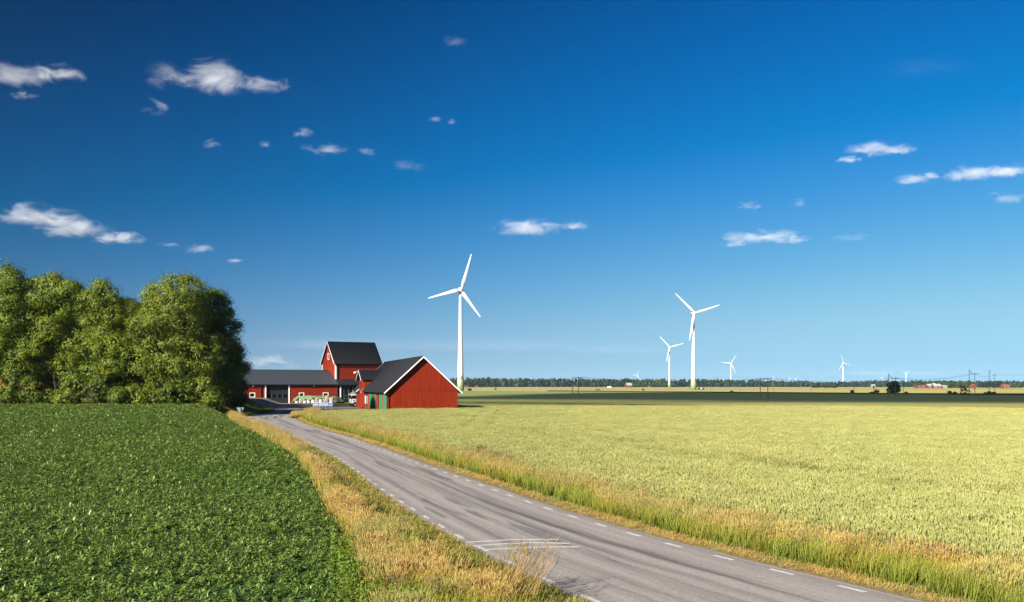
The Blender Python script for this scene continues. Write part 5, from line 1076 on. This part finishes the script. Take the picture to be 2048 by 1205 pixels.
grass('brown_grass', lambda X, Y: lv(X, Y) & (dl(X, Y) > 1.4) & (pat(X, Y, .8) > .45) & (dl(X, Y) < 5), [(a, b, d * .12, s * .8) for a, b, d, s in ST], tall_purple, 'brownish flowering grass on the left verge', nearL, nearL2)
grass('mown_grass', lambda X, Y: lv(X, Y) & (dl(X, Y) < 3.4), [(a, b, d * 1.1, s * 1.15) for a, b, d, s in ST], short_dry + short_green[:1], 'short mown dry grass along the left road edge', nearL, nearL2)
rv = lambda X, Y: (dr(X, Y) > .25) & (X < wheat_edge(Y) + .5) & (Y < 158)
nearR = lambda a, b: float(min(XR(a), XR(b))) - .5; nearR2 = lambda a, b: float(max(XR(a), XR(b))) + 7
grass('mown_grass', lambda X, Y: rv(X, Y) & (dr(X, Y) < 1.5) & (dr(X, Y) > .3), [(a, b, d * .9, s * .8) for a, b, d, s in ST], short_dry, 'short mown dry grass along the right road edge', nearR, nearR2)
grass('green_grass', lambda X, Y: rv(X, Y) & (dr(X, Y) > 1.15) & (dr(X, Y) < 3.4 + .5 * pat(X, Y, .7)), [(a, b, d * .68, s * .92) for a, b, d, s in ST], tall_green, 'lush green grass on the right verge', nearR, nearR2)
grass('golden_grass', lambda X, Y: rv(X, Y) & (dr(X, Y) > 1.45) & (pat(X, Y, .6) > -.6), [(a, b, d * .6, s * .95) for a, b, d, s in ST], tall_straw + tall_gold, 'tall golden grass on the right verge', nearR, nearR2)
grass('purple_grass', lambda X, Y: rv(X, Y) & (dr(X, Y) > 2.3) & (pat(X, Y, .45) > .15) & (Y < 60), [(a, b, d * .06, s) for a, b, d, s in ST], tall_purple, 'reddish flowering grass between the right verge and the wheat', nearR, nearR2)
# grass around the place sign, by the lawn and on the bank under the trees
isl = [(-38.6, 158), (-37.8, 161.2), (-26, 160.9), (-24, 158.5), (-31, 155.8), (-33.5, 148), (-34.5, 140)]
grass('golden_grass', lambda X, Y: inpoly(isl, X, Y), [(138, 163, 14, .8)], tall_gold + tall_green[:1], 'tall golden grass island around the place sign posts', lambda a, b: -42, lambda a, b: -20)
bankp = [(-46.3, 168), (-48.5, 185), (-55, 203), (-66, 218), (-80, 224), (-104, 222), (-104, 144), (-50, 143.5)]
DARKSOIL = M('leaf_litter', (0.07, 0.06, 0.025), (0.10, 0.095, 0.03), rough=1, scale=.8, bump=.5, bscale=6, world=True)
grass('bank_grass', lambda X, Y: inpoly(bankp, X, Y), [(143, 226, 5, 1.0)], short_green + tall_green[:1], 'shaded green grass bank below the grove', lambda a, b: -105, lambda a, b: -44, zs=.55)
grass('bank_grass', lambda X, Y: inpoly([(-45.2, 150), (-45.8, 164), (-47.5, 172), (-55, 166), (-53, 150)], X, Y), [(148, 174, 9, 1.0)], tall_green + tall_gold[:1], 'tall grass clump beside the bend at the yard entrance', lambda a, b: -56, lambda a, b: -44, zs=.6)
grass('lawn_grass', lambda X, Y: inpoly(lawn_poly, X, Y), [(214, 272, 7, 1.6)], short_green, 'short bright green lawn beside the truck', lambda a, b: -56, lambda a, b: -29, zs=.7)
# bright green weeds where the crop meets the verge close by
def weed(seed):
    r = np.random.default_rng(seed); C, Nn, Cc = [], [], []
    for k in range(9):
        x, y, h = r.normal(0, .14), r.normal(0, .14), r.uniform(.45, .85)
        for t in np.linspace(.15, 1, 16):
            a = r.uniform(0, 6.28); q = .09 * (1.15 - t); C.append((x + math.cos(a) * q + .06 * t, y + math.sin(a) * q, h * t)); Nn.append((math.cos(a) * .5, math.sin(a) * .5, .8)); Cc.append(np.array((.24, .33, .05)) * r.uniform(.8, 1.25))
    V, Fq, CC = leaf_cloud(np.array(C), np.array(Nn), .085, np.array(Cc), r=r); me = mesh_np('weed', V, Fq, GRASSM); set_col(me, CC); return me
X, Y = spray(-12, -1.5, 17.6, 27.5, 13); k = (X > FB(Y) - .3) & (X < FB(Y) + 1.0 - .10 * (Y - 18) + .3 * np.sin(Y * 2)) & view_ok(X, Y); put('green_weeds', X[k], Y[k], np.full(k.sum(), .95), [weed(s) for s in range(4)], 0, .1, 'bright green weeds along the crop edge in the near left verge')
# long golden grass stalks bending over the near road edge
long_ = [tuft_mesh('long_grass', GRASSM, 14, .95, 1.4, .14, .14, .012, (.34, .25, .08), (.60, .40, .17), (.20, .020, (.66, .48, .24)), np.random.default_rng(s), wind=.85) for s in (21, 22)]
X, Y = spray(-.9, .45, 20.6, 22.2, 8.0); k = (dl(X, Y) > .3) & (dl(X, Y) < 2.4); put('long_grass', X[k], Y[k], np.ones(k.sum()), long_, 0, .06, comb=.5, label= 'long golden grass stalks bending over the near left road edge')
X, Y = spray(-9, 1.5, 20, 40, .16); k = (dl(X, Y) > .6) & (X > FB(Y) + .8); put('long_grass', X[k], Y[k], np.full(k.sum(), .8), long_, 0, .08, comb=.6, label= 'scattered long golden stalks on the near left verge')
# plants flowering pale in the crop
# ------------------------------------------------------------------ clouds: real volumes about a kilometre up
def cloud_mat(Ln, dens, soft=1.0, thr=0.0, amp=1.5):
    m = bpy.data.materials.new('cloud_vapour'); m.use_nodes = True; nt = m.node_tree; nt.nodes.clear()
    out = N(nt, 'ShaderNodeOutputMaterial'); pv = N(nt, 'ShaderNodeVolumePrincipled', inp={'Color': (0.86, 0.865, 0.88, 1), 'Anisotropy': -0.02}); L(nt, pv.outputs[0], out.inputs['Volume'])
    tc = N(nt, 'ShaderNodeTexCoord'); g = N(nt, 'ShaderNodeNewGeometry')
    sx = N(nt, 'ShaderNodeSeparateXYZ'); L(nt, tc.outputs['Object'], sx.inputs[0])
    zm = N(nt, 'ShaderNodeMath', operation='MINIMUM', inp={1: 0.0}); L(nt, sx.outputs[2], zm.inputs[0])
    zz = N(nt, 'ShaderNodeMath', operation='MULTIPLY_ADD', inp={1: 0.7}); L(nt, zm.outputs[0], zz.inputs[0]); L(nt, sx.outputs[2], zz.inputs[2])
    cx = N(nt, 'ShaderNodeCombineXYZ'); L(nt, sx.outputs[0], cx.inputs[0]); L(nt, sx.outputs[1], cx.inputs[1]); L(nt, zz.outputs[0], cx.inputs[2])
    ln = N(nt, 'ShaderNodeVectorMath', operation='LENGTH'); L(nt, cx.outputs[0], ln.inputs[0])
    mp = N(nt, 'ShaderNodeMapping'); mp.inputs['Scale'].default_value = (0.62 / Ln, 0.8 / Ln, 1.35 / Ln); L(nt, g.outputs['Position'], mp.inputs[0])
    nz = N(nt, 'ShaderNodeTexNoise', inp={'Scale': 1.0, 'Detail': 7.0, 'Roughness': 0.66, 'Distortion': 0.7}); L(nt, mp.outputs[0], nz.inputs['Vector'])
    a = N(nt, 'ShaderNodeMath', operation='SUBTRACT', inp={0: 0.70 + thr}); L(nt, ln.outputs['Value'], a.inputs[1])
    b = N(nt, 'ShaderNodeMath', operation='SUBTRACT', inp={1: 0.5}); L(nt, nz.outputs['Fac'], b.inputs[0])
    c = N(nt, 'ShaderNodeMath', operation='MULTIPLY_ADD', inp={1: amp * 1.6}); L(nt, b.outputs[0], c.inputs[0]); L(nt, a.outputs[0], c.inputs[2])
    rm = N(nt, 'ShaderNodeMapRange', interpolation_type='SMOOTHSTEP', inp={'From Min': 0.0, 'From Max': 0.55 * soft}); L(nt, c.outputs[0], rm.inputs[0])
    edge = N(nt, 'ShaderNodeMapRange', interpolation_type='SMOOTHSTEP', inp={'From Min': 1.04, 'From Max': 0.7}); L(nt, ln.outputs['Value'], edge.inputs[0])
    e2 = N(nt, 'ShaderNodeMath', operation='MULTIPLY'); L(nt, rm.outputs[0], e2.inputs[0]); L(nt, edge.outputs[0], e2.inputs[1])
    d = N(nt, 'ShaderNodeMath', operation='MULTIPLY', inp={1: dens}); L(nt, e2.outputs[0], d.inputs[0]); L(nt, d.outputs[0], pv.inputs['Density'])
    m.cycles.volume_step_rate = 0.5
    return m
def ico(sub=2):
    import bmesh
    bm = bmesh.new(); bmesh.ops.create_icosphere(bm, subdivisions=sub, radius=1.06); return bm
def puff_mesh(mat):
    bm = ico(); me = bpy.data.meshes.new('puff'); bm.to_mesh(me); bm.free(); me.materials.append(mat); return me
ALT = 950.0
def cloud(label, puffs, tau=1.65, grain=.6, soft=1.25, thr=0.0, amp=2.1, D=None, depth=.6):
    """puffs: (x, y, half width, half height) in photo pixels, turned into metres at the cloud's own distance"""
    cy_ = max(p[1] for p in puffs); D = D or (ALT - H) * F / (HY - cy_); c = up(puffs[0][0], cy_, D)
    o = thing('cloud', label, 'cloud', c, 0, 'fair weather clouds')
    for i, p in enumerate(puffs):
        q = up(p[0], p[1], D); rx, rz = p[2] * D / F * 1.32, p[3] * D / F * 1.5; ry = max(rx * depth, rz * .9)
        dn = (p[4] if len(p) > 4 else 1.0) * tau * .8 / (1.3 * ry)
        me = puff_mesh(cloud_mat(max(rz * grain * 2, 12 * D / F), dn, soft, thr, amp)); b = ob('puff', me, o); b.location = Vector(q) - c + Vector((0, D * .01 * i, 0)); b.scale = (rx, ry, rz)
cloud('large white cloud with a thin tail to the right, upper left of the sky', [(410, 163, 100, 33), (515, 165, 58, 16, .6), (290, 205, 28, 22, .3)], tau=1.87)
cloud('ragged white cloud at the left frame edge, highest in the sky', [(30, 160, 80, 26, .8), (115, 143, 46, 20, .8), (30, 182, 30, 10, .6)], tau=1.32)
cloud('stepped white cloud at the left frame edge above the trees', [(75, 436, 88, 22), (130, 458, 72, 20), (220, 473, 52, 14, .9)], tau=1.76)
cloud('small cloud above a larger wisp, left of the sky middle', [(605, 268, 22, 11, .6)], tau=0.88)
cloud('flat small cloud below the small puff, left of the sky middle', [(650, 301, 46, 10, .8)], tau=0.99)
cloud('faint wisp right of the flat small cloud', [(733, 305, 22, 8, .4)], tau=0.90)
cloud('small puff cloud between the large upper cloud and the horizon', [(424, 292, 17, 12, .6)], tau=0.77)
cloud('tiny wisp right of the small puff cloud', [(530, 291, 12, 8, .5)], tau=0.90)
cloud('wispy small cloud above the grove, right of the stepped cloud', [(396, 500, 36, 10, .6), (332, 488, 26, 5, .5), (459, 517, 18, 5, .6)], tau=0.88)
cloud('flat based white cloud right above the tallest turbine', [(1065, 459, 76, 17), (1150, 450, 34, 12, .7)], tau=1.65)
cloud('long flat white cloud above the second largest turbine', [(1525, 476, 70, 15), (1590, 479, 40, 9, .8), (1478, 484, 30, 7, .8)], tau=1.65)
cloud('faint streak right of the long flat cloud', [(1702, 477, 48, 8, .3)], tau=0.75)
cloud('small cloud above the long flat cloud, left one', [(1500, 413, 26, 9, .6)], tau=0.83)
cloud('small cloud above the long flat cloud, right one', [(1595, 408, 23, 9, .5)], tau=0.77)
cloud('long white cloud high on the right', [(1760, 301, 62, 15), (1815, 297, 28, 7, .8), (1712, 312, 26, 8, .7)], tau=1.54)
cloud('white cloud sloping up to the right near the right edge', [(1835, 359, 46, 14, .8), (1868, 349, 18, 7, .6)], tau=1.21)
cloud('white cloud touching the right frame edge', [(1960, 350, 70, 15), (2030, 338, 50, 14)], tau=1.65)
cloud('soft low cloud below the one at the right frame edge', [(2015, 400, 46, 14, .5)], tau=0.88)
cloud('very faint broad veil cloud high on the right', [(1850, 140, 100, 20, .25)], tau=0.26, soft=1.6)
cloud('faint wisp at the top middle of the sky', [(912, 85, 28, 11, .3)], tau=0.60)
cloud('two faint specks of cloud above the tallest turbine', [(868, 240, 16, 6, .4), (903, 240, 13, 7, .4)], tau=0.75)
cloud('faint wisp below the specks left of the middle', [(818, 335, 38, 11, .25)], tau=0.68)
cloud('small heaped cloud low above the grey hall roof', [(535, 722, 48, 13, .8), (505, 730, 30, 10, .6), (575, 733, 20, 7, .5)], tau=0.88, D=16000)
cloud('long pale streak of cloud low over the horizon', [(950, 693, 420, 17, .5), (640, 690, 160, 18, .6), (1250, 700, 150, 14, .35)], tau=0.56, D=19000, soft=1.5, amp=1.0)
cloud('faint cloud bank low over the turbines on the right', [(1740, 747, 60, 7, .5), (1860, 748, 50, 5, .4)], tau=0.68, D=26000)
# the clouds behind the camera whose shadows lie on the far field (they are out of frame)
def shade_cloud(label, ground_poly, alt=900.0, th=22.0, dens=.042):
    off = Vector((TS.x, TS.y, 0)) / TS.z * alt; mb = MB(); P = [Vector((x, y, alt)) + off for x, y in ground_poly]; n = len(P); c = sum(P, Vector()) / n
    Q = []
    for i in range(n):
        a, b = P[i], P[(i + 1) % n]; k = max(1, int((b - a).length / 40))
        for j in range(k): t = j / k; Q.append(a.lerp(b, t) + Vector((random.uniform(-7, 7), random.uniform(-7, 7), 0)))
    n = len(Q); b = len(mb.v); mb.v += [tuple(q - Vector((0, 0, th * .2))) for q in Q] + [tuple(q.lerp(c, .04) + Vector((0, 0, th * .8))) for q in Q]
    mb.f.append(tuple(reversed(range(n)))); mb.f.append(tuple(range(n, 2 * n))); mb.mi += [0, 0]
    for i in range(n): mb.f.append((i, (i + 1) % n, n + (i + 1) % n, n + i)); mb.mi.append(0)
    m = bpy.data.materials.new('dense_cloud_vapour'); m.use_nodes = True; nt = m.node_tree; nt.nodes.clear(); out = N(nt, 'ShaderNodeOutputMaterial')
    pv = N(nt, 'ShaderNodeVolumePrincipled', inp={'Color': (1, 1, 1, 1), 'Density': dens}); L(nt, pv.outputs[0], out.inputs['Volume'])
    o = mb.build('cloud', m); tag(o, label, 'cloud', 'clouds behind the camera')
shade_cloud('long flat cloud behind the camera shading the far field', [(-60, 300), (-17, 285), (41, 268), (70, 238), (127, 224), (400, 100), (620, 330), (420, 510), (314, 552), (170, 571), (90, 568), (37, 534), (-5, 425), (-22, 350), (-60, 330)])
shade_cloud('thin cloud behind the camera shading a strip of the wheat', [(-60, 196), (-14, 203), (20, 205), (50, 213), (66, 224), (50, 232), (24, 240), (-14, 243), (-60, 245)], dens=.020)
# ------------------------------------------------------------------ summer haze over the plain
mh = bpy.data.materials.new('air_haze'); mh.use_nodes = True; nt = mh.node_tree; nt.nodes.clear(); out = N(nt, 'ShaderNodeOutputMaterial')
pv = N(nt, 'ShaderNodeVolumePrincipled', inp={'Color': (0.50, 0.72, 1.0, 1), 'Density': 0.000026, 'Anisotropy': 0.0}); L(nt, pv.outputs[0], out.inputs['Volume'])
mb = MB(); mb.box(-11600, 11600, -1500, 12600, -1.5, 175); tag(mb.build('haze', mh), kind='stuff')
